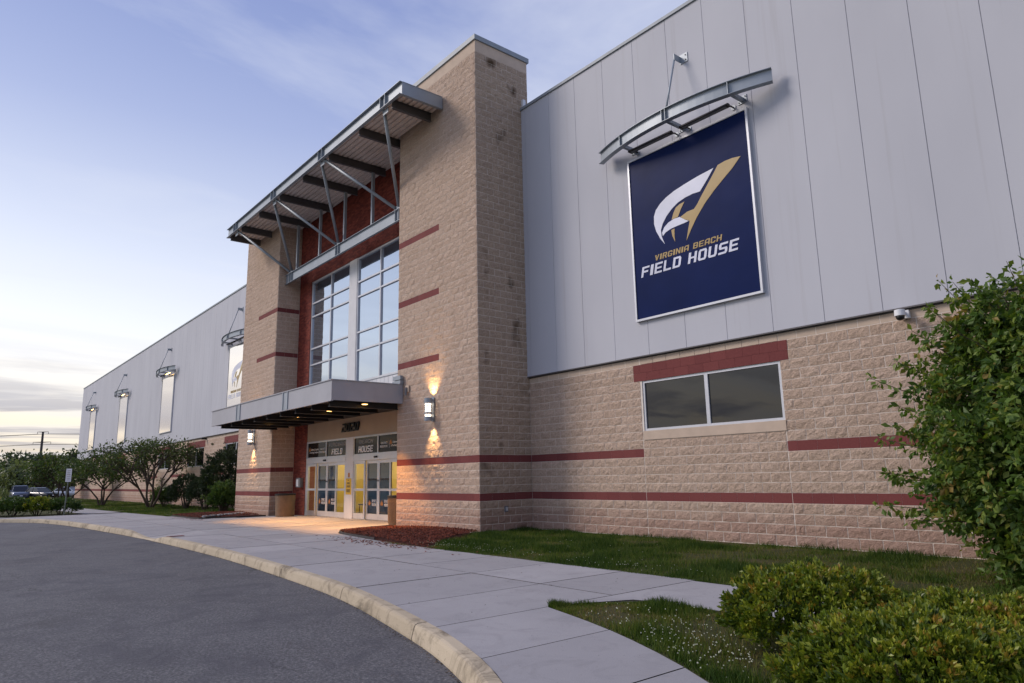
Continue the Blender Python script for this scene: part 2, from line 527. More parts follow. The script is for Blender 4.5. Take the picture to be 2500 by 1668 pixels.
# ------------------------------------------------------------------ mesh helpers
class MB:
    def __init__(s):
        s.v, s.f = [], []

    def add(s, vs, fs):
        o = len(s.v)
        s.v += [tuple(v) for v in vs]
        s.f += [tuple(i + o for i in f) for f in fs]
        return s

    def box(s, x0, x1, y0, y1, z0, z1):
        return s.add([(x0, y0, z0), (x1, y0, z0), (x1, y1, z0), (x0, y1, z0), (x0, y0, z1), (x1, y0, z1), (x1, y1, z1), (x0, y1, z1)],
                     [(0, 3, 2, 1), (4, 5, 6, 7), (0, 1, 5, 4), (1, 2, 6, 5), (2, 3, 7, 6), (3, 0, 4, 7)])

    def tube(s, pts, rs, n=8, cap=True):
        pts = [Vector(p) for p in pts]
        if isinstance(rs, (int, float)):
            rs = [rs] * len(pts)
        o = len(s.v)
        for i, p in enumerate(pts):
            d = (pts[min(i + 1, len(pts) - 1)] - pts[max(i - 1, 0)]).normalized()
            a = d.cross(Vector((0, 0, 1)))
            if a.length < 1e-3:
                a = d.cross(Vector((0, 1, 0)))
            a.normalize()
            b = d.cross(a)
            for k in range(n):
                t = 2 * math.pi * k / n
                s.v.append(tuple(p + rs[i] * (math.cos(t) * a + math.sin(t) * b)))
        for i in range(len(pts) - 1):
            for k in range(n):
                k2 = (k + 1) % n
                s.f.append((o + i * n + k, o + i * n + k2, o + (i + 1) * n + k2, o + (i + 1) * n + k))
        if cap:
            s.f.append(tuple(o + k for k in range(n))[::-1])
            s.f.append(tuple(o + (len(pts) - 1) * n + k for k in range(n)))
        return s

    def lathe(s, cx, cy, prof, n=24):
        o = len(s.v)
        for r, z in prof:
            for k in range(n):
                t = 2 * math.pi * k / n
                s.v.append((cx + r * math.cos(t), cy + r * math.sin(t), z))
        for i in range(len(prof) - 1):
            for k in range(n):
                k2 = (k + 1) % n
                s.f.append((o + i * n + k, o + i * n + k2, o + (i + 1) * n + k2, o + (i + 1) * n + k))
        s.f.append(tuple(o + k for k in range(n))[::-1])
        s.f.append(tuple(o + (len(prof) - 1) * n + k for k in range(n)))
        return s

    def prism(s, poly, mapf, d0, d1):
        """poly of 2-D points, mapf(a, b, d) gives the 3-D point at depth d"""
        n = len(poly)
        vs = [mapf(a, b, d0) for a, b in poly] + [mapf(a, b, d1) for a, b in poly]
        fs = [tuple(range(n)), tuple(range(2 * n - 1, n - 1, -1))]
        fs += [(i, i + n, (i + 1) % n + n, (i + 1) % n) for i in range(n)]
        return s.add(vs, fs)

    def build(s, name, mat, parent=None, smooth=False, recalc=False):
        me = bpy.data.meshes.new(name)
        me.from_pydata(s.v, [], s.f)
        if recalc:
            import bmesh
            bm = bmesh.new()
            bm.from_mesh(me)
            bmesh.ops.recalc_face_normals(bm, faces=bm.faces)
            bm.to_mesh(me)
            bm.free()
        return link(name, me, mat, parent, smooth)


def link(name, me, mat, parent=None, smooth=False):
    if mat is not None and not me.materials:
        me.materials.append(M[mat] if isinstance(mat, str) else mat)
    if smooth:
        me.polygons.foreach_set('use_smooth', [True] * len(me.polygons))
    o = bpy.data.objects.new(name, me)
    COL.objects.link(o)
    if parent is not None:
        adopt(o, parent)
    return o


def base_of(p):
    v = Vector((0, 0, 0))
    while p is not None:
        v += p.location
        if p.parent is not None:
            v += p.matrix_parent_inverse.to_translation()
        p = p.parent
    return v


def adopt(o, parent):
    o.parent = parent
    o.matrix_parent_inverse = Matrix.Translation(-base_of(parent))


def tag(o, label=None, cat=None, group=None, kind=None):
    for k, v in (('label', label), ('category', cat), ('group', group), ('kind', kind)):
        if v:
            o[k] = v
    return o


def thing(name, loc, label, cat, group=None):
    o = bpy.data.objects.new(name, None)
    o.empty_display_size = 0.3
    COL.objects.link(o)
    o.location = loc
    return tag(o, label, cat, group)


def np_mesh(name, V, F, rnd=None):
    """V (n,3), F (m,k) constant-size faces; rnd per-face value"""
    V = np.asarray(V, dtype=np.float32)
    F = np.asarray(F, dtype=np.int32)
    me = bpy.data.meshes.new(name)
    m, k = F.shape
    me.vertices.add(len(V))
    me.vertices.foreach_set('co', V.ravel())
    me.loops.add(m * k)
    me.loops.foreach_set('vertex_index', F.ravel())
    me.polygons.add(m)
    me.polygons.foreach_set('loop_start', np.arange(0, m * k, k, dtype=np.int32))
    me.polygons.foreach_set('use_smooth', np.zeros(m, dtype=bool))
    me.update(calc_edges=True)
    if rnd is not None:
        a = me.attributes.new('rnd', 'FLOAT', 'FACE')
        a.data.foreach_set('value', np.asarray(rnd, dtype=np.float32))
    return me


def setrnd(me, val):
    a = me.attributes.new('rnd', 'FLOAT', 'FACE')
    a.data.foreach_set('value', np.full(len(me.polygons), val, dtype=np.float32))


_FONT = {}


def text(body, x0, x1, zb, zt, y, mat, parent, name='lettering', shear=0.0, bold=0.0, depth=0.004, skew=0.0):
    """lettering on a wall that faces -Y, fitted to the box x0..x1, zb..zt"""
    cu = bpy.data.curves.new('text', 'FONT')
    cu.body = body
    cu.size = 1.0
    cu.shear = shear
    cu.offset = bold
    cu.resolution_u = 3
    ob = bpy.data.objects.new('text', cu)
    COL.objects.link(ob)
    dg = bpy.context.evaluated_depsgraph_get()
    me = bpy.data.meshes.new_from_object(ob.evaluated_get(dg))
    COL.objects.unlink(ob)
    bpy.data.objects.remove(ob)
    bpy.data.curves.remove(cu)
    co = np.zeros(len(me.vertices) * 3, dtype=np.float32)
    me.vertices.foreach_get('co', co)
    co = co.reshape(-1, 3)
    mn, mx_ = co.min(0), co.max(0)
    out = np.zeros_like(co)
    out[:, 0] = x0 + (co[:, 0] - mn[0]) / (mx_[0] - mn[0]) * (x1 - x0)
    out[:, 2] = zb + (co[:, 1] - mn[1]) / (mx_[1] - mn[1]) * (zt - zb)
    out[:, 1] = y
    me.vertices.foreach_set('co', out.ravel())
    me.materials.clear()
    me.update()
    o = link(name, me, mat, parent)
    sol = o.modifiers.new('thick', 'SOLIDIFY')
    sol.thickness = depth
    sol.offset = 0
    return o


def _r(a, b, c_, d):
    return [(a, b), (c_, b), (c_, d), (a, d)]


_T, _B = [(0, .82), (1, .82), (.86, 1), (.14, 1)], [(.14, 0), (.86, 0), (1, .18), (0, .18)]
_LB, _RB = _r(0, .18, .28, .82), _r(.72, .18, 1, .82)
GLY = {
    'F': [_r(0, 0, .28, 1), _r(.28, .82, 1, 1), _r(.28, .42, .88, .6)], 'I': [_r(0, 0, 1, 1)],
    'E': [_r(0, 0, .28, 1), _r(.28, .82, 1, 1), _r(.28, .42, .9, .58), _r(.28, 0, 1, .18)], 'L': [_r(0, 0, .28, 1), _r(.28, 0, 1, .18)],
    'D': [_r(0, 0, .28, 1), [(.28, .82), (1, .82), (.86, 1), (.28, 1)], [(.28, 0), (.86, 0), (1, .18), (.28, .18)], _RB],
    'O': [_T, _B, _LB, _RB], '0': [_T, _B, _LB, _RB],
    'H': [_r(0, 0, .28, 1), _r(.72, 0, 1, 1), _r(.28, .42, .72, .58)], 'U': [_r(0, .18, .28, 1), _r(.72, .18, 1, 1), _B],
    'S': [[(0, .82), (1, .82), (1, 1), (.14, 1)], _r(0, .58, .28, .82), [(0, .58), (.1, .42), (1, .42), (.9, .58)], _r(.72, .18, 1, .42), [(0, 0), (.86, 0), (1, .18), (0, .18)]],
    'V': [[(0, 1), (.36, 0), (.5, 0), (.5, .35), (.3, 1)], [(.5, .35), (.5, 0), (.64, 0), (1, 1), (.7, 1)]],
    'R': [_r(0, 0, .28, 1), [(.28, .82), (1, .82), (.88, 1), (.28, 1)], _r(.72, .58, 1, .82), [(.28, .42), (.9, .42), (1, .58), (.28, .58)], [(.5, .42), (.7, 0), (1, 0), (.8, .42)]],
    'G': [_T, _B, _LB, _r(.72, .18, 1, .5), _r(.52, .36, .72, .5), _r(.72, .68, 1, .82)],
    'N': [_r(0, 0, .27, 1), _r(.73, 0, 1, 1), [(.27, .64), (.73, 0), (.73, .36), (.27, 1)]],
    'A': [_r(0, 0, .28, .82), _r(.72, 0, 1, .82), [(0, .82), (1, .82), (1, 1), (.3, 1)], _r(.28, .30, .72, .46)],
    'B': [_r(0, 0, .28, 1), [(.28, .82), (1, .82), (.88, 1), (.28, 1)], [(.28, 0), (.88, 0), (1, .18), (.28, .18)], _r(.72, .18, 1, .42), _r(.72, .58, 1, .82), _r(.28, .42, .95, .58)],
    'C': [_T, _B, _LB, _r(.72, .66, 1, .82), _r(.72, .18, 1, .34)],
    '2': [[(0, .82), (1, .82), (.88, 1), (0, 1)], _r(.72, .58, 1, .82), [(0, .42), (.9, .42), (1, .58), (.14, .58)], _r(0, .18, .28, .42), _r(0, 0, 1, .18)],
}


def blocktext(body, x0, x1, zb, zt, y, mat, parent, name='letter', shear=0.22, depth=0.004):
    """square-cut slanted capitals on a wall facing -Y"""
    adv, w = [], []
    for ch in body:
        w.append(0.30 if ch == 'I' else (0.42 if ch == ' ' else 0.78))
    tot = sum(w) + 0.16 * (len(body) - 1)
    H = zt - zb
    sh = shear * H
    sc = (x1 - x0 - sh) / tot
    cx = x0
    for ch, ww in zip(body, w):
        m_ = MB()
        for poly in GLY.get(ch, []):
            m_.prism([(cx + p * ww * sc + q * sh, zb + q * H) for p, q in poly], lambda a, b, d_: (a, d_, b), y, y + depth)
        cx += (ww + 0.16) * sc
        if m_.v:
            m_.build(name, mat, parent)


# ------------------------------------------------------------------ the building: masonry
C = 0.2032            # height of one block course
X0 = -9.71            # centre line of the entrance
PF = -1.84            # front plane of the two piers
BY = -0.83            # front plane of the red brick bay
RPX = (-4.35, 0.0)
LPX = (-19.42, -15.07)
ZT, ZS, ZP = 12.73, 4.267, 14.56

HALL = thing('sports_hall', (X0, 0, 0), 'long sports hall with tan block base, grey metal siding and two tall stone piers', 'building')


def block_variant(i, w=0.4064, h=C, rough=True, g=0.015):
    r = random.Random(100 + i)
    nx, nz = (6, 4) if rough else (2, 2)
    vs, fs = [], []
    for b in range(nz):
        for a in range(nx):
            u = (g / 2) + (w - g) * a / (nx - 1)
            z = (g / 2) + (h - g) * b / (nz - 1)
            edge = a in (0, nx - 1) or b in (0, nz - 1)
            d = 0.0
            if rough:
                d = r.uniform(0.001, 0.010) if edge else r.uniform(0.005, 0.024)
                if not edge:
                    u += r.uniform(-0.02, 0.02)
                    z += r.uniform(-0.015, 0.015)
            vs.append((u, -d, z))
    for b in range(nz - 1):
        for a in range(nx - 1):
            k = b * nx + a
            fs.append((k, k + 1, k + nx + 1, k + nx))
    rim = [a for a in range(nx)] + [b * nx + nx - 1 for b in range(1, nz)] + [(nz - 1) * nx + a for a in range(nx - 2, -1, -1)] + [b * nx for b in range(nz - 2, 0, -1)]
    o = len(vs)
    for k in rim:
        vs.append((vs[k][0], 0.045, vs[k][2]))
    n = len(rim)
    for k in range(n):
        k2 = (k + 1) % n
        fs.append((rim[k2], rim[k], o + k, o + k2))
    return np.array(vs, dtype=np.float32), np.array(fs, dtype=np.int32)


BV = [block_variant(i) for i in range(12)]
SV = [block_variant(50, rough=False)]
RV = block_variant(51, rough=False, g=0.004)
BM_, RM_, SM_ = [], [], []
for i, (v, f) in enumerate(BV):
    me = np_mesh('split_face_block', v, f)
    setrnd(me, (i * 0.37) % 1.0)
    me.materials.append(M['split_face_block'])
    BM_.append(me)
for i in range(5):
    me = np_mesh('red_block', *RV)
    setrnd(me, i / 4)
    me.materials.append(M['red_block'])
    RM_.append(me)
    me = np_mesh('smooth_block', *SV[0])
    me.materials.append(M['smooth_block'])
    SM_.append(me)

WCOUNT = [0]


def masonry(parent, origin, face, u0, u1, j0, j1, openings=(), red=(), smooth=(), single=None, low=False, mat='split_face_block', pieces=True):
    """lay running-bond courses j0..j1 on a plane. face '-y' runs along +X facing -Y, '+x' runs along +Y facing +X.
    openings / red / smooth: lists of (u0, u1, ja, jb). single(u, j): this block is an object of its own."""
    WCOUNT[0] += 1
    rr = random.Random(WCOUNT[0])
    L = 0.4064
    Vs, Fs, Rn, off = [], [], [], 0
    src = SV if low else BV

    def place(u, j, w, lib):
        x = u
        if lib is not None:
            o = bpy.data.objects.new({id(RM_): 'red_block', id(SM_): 'smooth_block', id(BM_): 'split_face_block'}[id(lib)], rr.choice(lib))
            COL.objects.link(o)
            dy = -0.003 if lib is not BM_ else 0.0
            if face == '-y':
                o.location = (x, origin + dy, j * C)
            else:
                o.location = (origin - dy, x, j * C)
                o.rotation_euler = (0, 0, rad(90))
            o.scale = (w / L, 1, 1)
            adopt(o, parent)
            return

        nonlocal off
        v, f = src[rr.randrange(len(src))]
        q = v.copy()
        q[:, 0] = x + v[:, 0] * (w / L)
        q[:, 2] = j * C + v[:, 2]
        if low:
            q[:, 1] = v[:, 1] - rr.uniform(0.001, 0.012)
        if face == '-y':
            q[:, 1] += origin
        else:
            q = np.stack([origin - q[:, 1], q[:, 0], q[:, 2]], 1)
        Vs.append(q)
        Fs.append(f + off)
        Rn.append(np.full(len(f), rr.random()))
        off += len(v)

    for j in range(j0, j1):
        spans = [(u0, u1)]
        for (a, b, ja, jb) in openings:
            if ja <= j < jb:
                ns = []
                for (s, e) in spans:
                    if b <= s or a >= e:
                        ns.append((s, e))
                        continue
                    if a > s:
                        ns.append((s, a))
                    if b < e:
                        ns.append((b, e))
                spans = ns
        cuts = set()
        zones = [(a, b, RM_) for (a, b, ja, jb) in red if ja <= j < jb] + [(a, b, SM_) for (a, b, ja, jb) in smooth if ja <= j < jb]
        for a, b, _ in zones:
            cuts |= {a, b}
        for (s, e) in spans:
            ed = [s] + sorted(c for c in cuts if s + 0.02 < c < e - 0.02) + [e]
            for s2, e2 in zip(ed, ed[1:]):
                lib = None
                for a, b, l in zones:
                    if a - 0.01 <= s2 and e2 <= b + 0.01:
                        lib = l
                k = math.floor((s2 - u0) / L) - 1
                es = [s2]
                while True:
                    p = u0 + k * L + (j % 2) * L / 2
                    if p > e2 - 0.06:
                        break
                    if p > s2 + 0.06:
                        es.append(p)
                    k += 1
                es.append(e2)
                for a, b in zip(es, es[1:]):
                    if b - a < 0.03:
                        continue
                    if lib is None and single is not None and single(a, j):
                        place(a, j, b - a, BM_)
                    else:
                        place(a, j, b - a, lib)
    if Vs:
        me = np_mesh('blockwork', np.concatenate(Vs), np.concatenate(Fs), np.concatenate(Rn))
        o = link('blockwork', me, mat, parent)
        o['kind'] = 'stuff'


def wall_part(boxes, name='block_wall', mat='mortar', label=None):
    mb = MB()
    for b in boxes:
        mb.box(*b)
    o = mb.build(name, mat, HALL)
    if label:
        o['label'] = label
    return o


# lower walls either side (block faces at Y = 0, mortar bed 9 mm behind)
WX0, WX1 = -80.9, 30.0
win_z = (12 * C + 0.012, 18 * C)
ZB = -0.3
# right wall with its window opening
rw = wall_part([(0, 4.17, 0.0005, 0.4, ZB, ZS), (7.81, WX1, 0.0005, 0.4, ZB, ZS), (4.17, 7.81, 0.0005, 0.4, ZB, win_z[0]), (4.17, 7.81, 0.009, 0.4, win_z[1], ZS)],
               label='split-face tan block wall with red stripes below the grey siding')
RED = lambda a, b: [(a, b, 4, 5)]
own = lambda u, j: 5.9 < u < 11.6 and j >= 0
masonry(rw, 0.0, '-y', 0.01, 4.12, -1, 21, openings=[(3.93, 4.2, 18, 20)], red=[(0, 5, 4, 5), (0, 5, 9, 10)], smooth=[(0, 5, 20, 21)])
masonry(rw, 0.0, '-y', 4.128, 7.802, -1, 21, openings=[(4.0, 8.0, 11, 18), (4.0, 8.0, 18, 20)], red=[(4, 8, 4, 5)], smooth=[(4, 8, 20, 21)], single=own)
masonry(rw, 0.0, '-y', 7.81, 16.0, -1, 21, openings=[(7.5, 8.0, 18, 20), (12.0, 15.7, 11, 20)], red=[(7.8, 30, 4, 5), (7.8, 12, 9, 10)], smooth=[(7.8, 30, 20, 21)], single=own)
masonry(rw, 0.0, '-y', 16.01, 24.0, -1, 21, red=[(16, 30, 4, 5), (16, 24, 9, 10)], smooth=[(16, 30, 20, 21)], low=True)
masonry(rw, -0.006, '-y', 3.93, 8.0, 18, 20, red=[(3, 9, 18, 20)])
# left wall, running away from the camera
LWIN = [(-27.24, -23.6), (-35.0, -31.4), (-42.85, -39.2), (-50.7, -47.05), (-58.5, -54.9), (-66.3, -62.7)]
lb, px = [], WX0
for a, b in sorted(LWIN):
    lb += [(px, a, 0.0005, 0.4, ZB, ZS), (a, b, 0.0005, 0.4, ZB, win_z[0]), (a, b, 0.009, 0.4, win_z[1], ZS)]
    px = b
lb.append((px, -19.42, 0.0005, 0.4, ZB, ZS))
lw = wall_part(lb, label='long tan block wall behind the small trees')
ops, reds2, px = [], [], WX0
for a, b in sorted(LWIN):
    ops += [(a, b, 11, 20), (a - 0.24, b + 0.2, 18, 20)]
    reds2.append((px, a, 9, 10))
    px = b
reds2.append((px, -19.42, 9, 10))
masonry(lw, 0.0, '-y', -46.0, -19.43, -1, 21, openings=ops, red=[(-46, -19, 4, 5)] + [r for r in reds2 if r[0] > -47.2], smooth=[(-46, -19, 20, 21)], low=True)
masonry(lw, 0.0, '-y', WX0, -46.01, -1, 21, openings=ops, red=[(WX0, -46, 4, 5)], low=True)
for a, b in LWIN:
    masonry(lw, -0.004, '-y', a - 0.24, b + 0.2, 18, 20, red=[(a - 1, b + 1, 18, 20)])

# piers
SM_BAND = 69


def pier(x0, x1, right, label):
    p = wall_part([(x0 + 0.0005, x1 - 0.0005, PF + 0.0005, 0.2, ZB, 14.4)], 'stone_pier', label=label)
    part = [((x0, -1.955) if right else (-17.43, x1))]
    reds = [(x0, x1, 4, 5), (x0, x1, 9, 10)] + [(part[0][0], part[0][1], j, j + 1) for j in (24, 34, 44)]
    masonry(p, PF, '-y', x0, x1, -1, SM_BAND, red=reds)
    if right:
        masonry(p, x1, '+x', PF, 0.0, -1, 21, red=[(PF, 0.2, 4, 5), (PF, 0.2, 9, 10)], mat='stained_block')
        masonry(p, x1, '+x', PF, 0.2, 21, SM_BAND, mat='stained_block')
    else:
        masonry(p, x1, '+x', PF, BY, -1, SM_BAND, red=[(PF, BY, j, j + 1) for j in (4, 9, 24, 34, 44)])
    MB().box(x0 - 0.004, x1 + 0.004, PF - 0.004, 0.2, SM_BAND * C + 0.004, 14.40).build('smooth_band', 'smooth_block', p)
    MB().box(x0 - 0.05, x1 + 0.05, PF - 0.05, 0.26, 14.404, 14.56).build('coping', 'galvanized_flashing', p)
    return p


rp = pier(*RPX, True, 'tall tan stone pier nearest the banner, with short red stripes')
lp = pier(*LPX, False, 'tall tan stone pier on the far side of the glass entrance')
MB().box(0.012, 0.10, -0.06, 0.04, 12.74, 13.02).build('gutter_end', 'white_plastic', rp)
mb = MB().box(0.0, 0.02, -1.02, -0.90, 0.50, 0.66)
ob_outlet = mb.build('outlet_cover', 'grey_plastic', rp)
MB().box(0.02, 0.045, -0.99, -0.93, 0.53, 0.63).build('outlet_lid', 'anodised_frame', ob_outlet)

# upper siding
PW = 1.0852
SEAM = 1.2682


def panel_mesh(w, z0=ZS, z1=ZT - 0.09):
    mb = MB()
    g = 0.009
    # two long folded edges and a flat face with shallow mid groove
    ys = [(0, -0.066), (0.002, -0.072), (0.005, -0.08), (w - 0.005, -0.08), (w - 0.002, -0.072), (w, -0.066)]
    n = len(ys)
    vs = [(a, y, z0) for a, y in ys] + [(a, y, z1) for a, y in ys]
    fs = [(i, i + 1, n + i + 1, n + i) for i in range(n - 1)]
    mb.add(vs, fs)
    mb.add([(0, 0.0, z0), (w, 0.0, z0), (w, -0.06, z0), (w - 0.002, -0.07, z0), (w - 0.006, -0.08, z0), (0.006, -0.08, z0), (0.002, -0.07, z0), (0, -0.06, z0)], [tuple(range(8))])
    me = bpy.data.meshes.new('siding_panel')
    me.from_pydata(mb.v, [], mb.f)
    me.materials.append(M['metal_siding'])
    return me


PM = panel_mesh(PW - 0.003)


def siding(x0, x1, phase, label):
    s = MB().box(x0, x1, -0.062, 0.4, ZS + 0.001, ZT - 0.09).build('upper_siding', 'siding_back', HALL)
    s['label'] = label
    k0 = math.ceil((x0 - phase) / PW - 1e-6)
    xs = [phase + k * PW for k in range(k0, int((x1 - phase) / PW) + 1) if x0 + 0.05 < phase + k * PW < x1 - 0.05]
    ed = [x0] + xs + [x1]
    for a, b in zip(ed, ed[1:]):
        o = bpy.data.objects.new('siding_panel', PM)
        COL.objects.link(o)
        o.location = (a + 0.0015, 0, 0)
        o.scale = ((b - a - 0.003) / (PW - 0.003), 1, 1)
        adopt(o, s)
    MB().box(x0 - 0.02, x1, -0.12, 0.42, ZT - 0.085, ZT).build('roof_edge_trim', 'galvanized_flashing', s)
    MB().box(x0, x1, -0.095, 0.002, ZS - 0.03, ZS - 0.003).build('base_flashing', 'dark_steel', s)
    MB().box(x0, x1, -0.006, 0.02, ZS - 0.055, ZS - 0.028).build('drip_shadow_bar', 'dark_steel', s)
    return s


siding(0.0, WX1, SEAM, 'pale grey vertical metal siding panels around the navy banner')
siding(WX0, -19.42, -19.42, 'pale grey vertical metal siding above the small trees')
# hall volume behind
MB().box(WX0, -14.2, 0.41, 45, ZB, ZT - 0.1).box(-5.2, WX1, 0.41, 45, ZB, ZT - 0.1).box(-14.2, -5.2, 0.41, 45, 3.2, ZT - 0.1).box(-14.2, -5.2, 3.0, 45, ZB, 3.2).build('hall_body', 'metal_siding', HALL)


# windows
def strip_window(a, b, glass, label=None, sub=0):
    z0, z1 = win_z
    f = MB()
    w = 0.055
    y0, y1 = 0.02, 0.09
    f.box(a + 0.005, b - 0.005, y0, y1, z0 + 0.003, z0 + w).box(a + 0.005, b - 0.005, y0, y1, z1 - w, z1 - 0.003)
    xm = (a + b) / 2
    for x, e in ((a + 0.005, w), (b - w - 0.005, w), (xm - 0.045, 0.09)):
        f.box(x, x + e, y0 + 0.001, y1 - 0.001, z0 + w + 0.001, z1 - w - 0.001)
    o = f.build('window', 'anodised_frame', HALL)
    if label:
        o['label'] = label
    for xa, xb in ((a + w + 0.006, xm - 0.046), (xm + 0.046, b - w - 0.006)):
        MB().box(xa, xb, 0.055, 0.065, z0 + w + 0.002, z1 - w - 0.002).build('pane', glass, o)
    MB().box(a - 0.02, b + 0.02, -0.025, 0.10, 11 * C + 0.004, 12 * C + 0.008).build('sill', 'smooth_block', o)
    return o


strip_window(4.17, 7.81, 'tinted_glass', 'low strip window with two dark panes under the red lintel')
strip_window(12.03, 15.67, 'tinted_glass')
for a, b in LWIN:
    strip_window(a, b, 'tinted_glass')

# entrance bay: red brick surround
OPEN = (-13.76, -5.66)          # window and door opening in X
ZW0, ZW1 = 5.10, 10.17
ZDOOR = 3.05
bay_boxes = [(LPX[1], OPEN[0], BY + 0.008, -0.4, ZB, 13.19), (OPEN[1], RPX[0], BY + 0.008, -0.4, ZB, 13.19),
             (OPEN[0], OPEN[1], BY + 0.008, -0.4, ZW1, 13.19)]
bay = wall_part(bay_boxes, 'brick_bay', 'brick_mortar', 'dark red brick surround of the tall entrance window')


def bricks(parent, rects):
    V, F, Rn, off = [], [], [], 0
    bw, bh, g = 0.2032, 0.0677, 0.008
    cube_f = np.array([(0, 1, 5, 4), (1, 2, 6, 5), (3, 0, 4, 7), (4, 5, 6, 7), (0, 3, 2, 1)])
    for (x0, x1, z0, z1) in rects:
        for j in range(int((z1 - z0) / bh)):
            z = z0 + j * bh
            x = x0 - (j % 2) * bw / 2
            while x < x1 - 0.02:
                a, b = max(x, x0) + g / 2, min(x + bw, x1) - g / 2
                x += bw
                if b - a < 0.03:
                    continue
                y = BY - random.uniform(0, 0.004)
                V += [(a, y, z + g / 2), (b, y, z + g / 2), (b, BY + 0.03, z + g / 2), (a, BY + 0.03, z + g / 2),
                      (a, y, z + bh - g / 2), (b, y, z + bh - g / 2), (b, BY + 0.03, z + bh - g / 2), (a, BY + 0.03, z + bh - g / 2)]
                F.append(cube_f + off)
                off += 8
                Rn.append(np.full(5, random.random()))
    o = link('brickwork', np_mesh('brickwork', V, np.concatenate(F), np.concatenate(Rn)), 'red_brick', parent)
    o['kind'] = 'stuff'


bricks(bay, [(LPX[1] + 0.03, OPEN[0], -0.02, 13.17), (OPEN[1], RPX[0] - 0.03, -0.02, 13.17), (OPEN[0], OPEN[1], ZW1, 13.17)])
MB().box(OPEN[0], OPEN[1], -0.78, -0.4, ZDOOR, 4.40).build('stucco_panel', 'stucco', HALL)
sp = MB().box(OPEN[0], OPEN[1], -0.77, -0.4, 4.401, ZW0 - 0.001).build('spandrel_panel', 'white_panel', HALL)
for k in range(1, 27):
    x = OPEN[0] + k * 0.3
    MB().box(x - 0.006, x + 0.006, -0.776, -0.771, 4.402, ZW0 - 0.004).build('panel_rib', 'anodised_frame', sp)

# tall curtain-wall window
cw = MB()
fy0, fy1 = -0.80, -0.70
VX = [OPEN[0], -11.80, -10.03, -9.39, -7.52, OPEN[1]]
ZR = [ZW0, 6.38, 7.10, 8.55, 9.15, ZW1]
for (a, b) in ((OPEN[0], -10.03), (-9.39, OPEN[1])):
    cw.box(a + 0.003, b - 0.003, fy0, fy1, ZW0 + 0.003, ZW0 + 0.075).box(a + 0.003, b - 0.003, fy0, fy1, ZW1 - 0.075, ZW1 - 0.003)
    cw.box(a + 0.003, a + 0.07, fy0 + 0.001, fy1, ZW0 + 0.076, ZW1 - 0.076).box(b - 0.07, b - 0.003, fy0 + 0.001, fy1, ZW0 + 0.076, ZW1 - 0.076)
tall = cw.build('entrance_window', 'anodised_frame', HALL)
tall['label'] = 'tall mirrored entrance window in a silver grid'
MB().box(-10.027, -9.393, fy0 - 0.02, fy1, ZW0 + 0.002, ZW1 - 0.003).build('centre_mullion', 'white_panel', tall)
for (a, m_, b) in ((OPEN[0] + 0.071, -11.80, -10.101), (-9.319, -7.52, OPEN[1] - 0.071)):
    MB().box(m_ - 0.035, m_ + 0.035, fy0 + 0.002, fy1, ZW0 + 0.077, ZW1 - 0.077).build('mullion', 'anodised_frame', tall)
    for z in ZR[1:-1]:
        for c0, c1 in ((a, m_ - 0.036), (m_ + 0.036, b)):
            MB().box(c0, c1, fy0 + 0.004, fy1, z - 0.032, z + 0.032).build('transom_bar', 'anodised_frame', tall)
    for z0, z1 in zip(ZR, ZR[1:]):
        lo = z0 + (0.078 if z0 == ZW0 else 0.034)
        hi = z1 - (0.078 if z1 == ZW1 else 0.034)
        for c0, c1 in ((a, m_ - 0.037), (m_ + 0.037, b)):
            jx = random.uniform(-0.0015, 0.0015)
            MB().add([(c0, -0.742 + jx, lo), (c1, -0.742 - jx, lo), (c1, -0.742 - jx, hi), (c0, -0.742 + jx, hi), (c0, -0.73, lo), (c1, -0.73, lo), (c1, -0.73, hi), (c0, -0.73, hi)],
                     [(0, 1, 2, 3), (1, 5, 6, 2), (5, 4, 7, 6), (4, 0, 3, 7), (3, 2, 6, 7), (4, 5, 1, 0)]).build('pane', 'mirror_glass', tall)
MB().box(OPEN[0], OPEN[1], -0.40, -0.36, ZW0, ZW1).build('window_backing', 'interior_dark', tall)

# sliding doors and transoms
ent = MB()
ent.box(OPEN[0], OPEN[0] + 0.09, -0.80, -0.66, 0.0, ZDOOR - 0.002).box(OPEN[1] - 0.09, OPEN[1], -0.80, -0.66, 0.0, ZDOOR - 0.002)
ent.box(OPEN[0] + 0.091, -10.03, -0.80, -0.66, 2.985, ZDOOR - 0.002).box(-9.39, OPEN[1] - 0.091, -0.80, -0.66, 2.985, ZDOOR - 0.002)
ent.box(OPEN[0] + 0.091, -10.03, -0.80, -0.66, 2.325, 2.385).box(-9.39, OPEN[1] - 0.091, -0.80, -0.66, 2.325, 2.385)
door_frame = ent.build('door_frame', 'anodised_frame', HALL)
door_frame['label'] = 'silver frame of the sliding entrance doors'
MB().box(-10.029, -9.391, -0.815, -0.66, 0.0, ZDOOR - 0.004).build('door_post', 'white_panel', door_frame)
for a, b in ((OPEN[0] + 0.092, -10.031), (-9.389, OPEN[1] - 0.092)):
    h = MB().box(a, b, -0.83, -0.66, 2.135, 2.324).build('door_header', 'anodised_frame', door_frame)
    xm = (a + b) / 2
    MB().tube([(xm - 0.10, -0.845, 2.235), (xm + 0.10, -0.845, 2.235)], 0.035, 10).build('motion_sensor', 'black_plastic', door_frame)


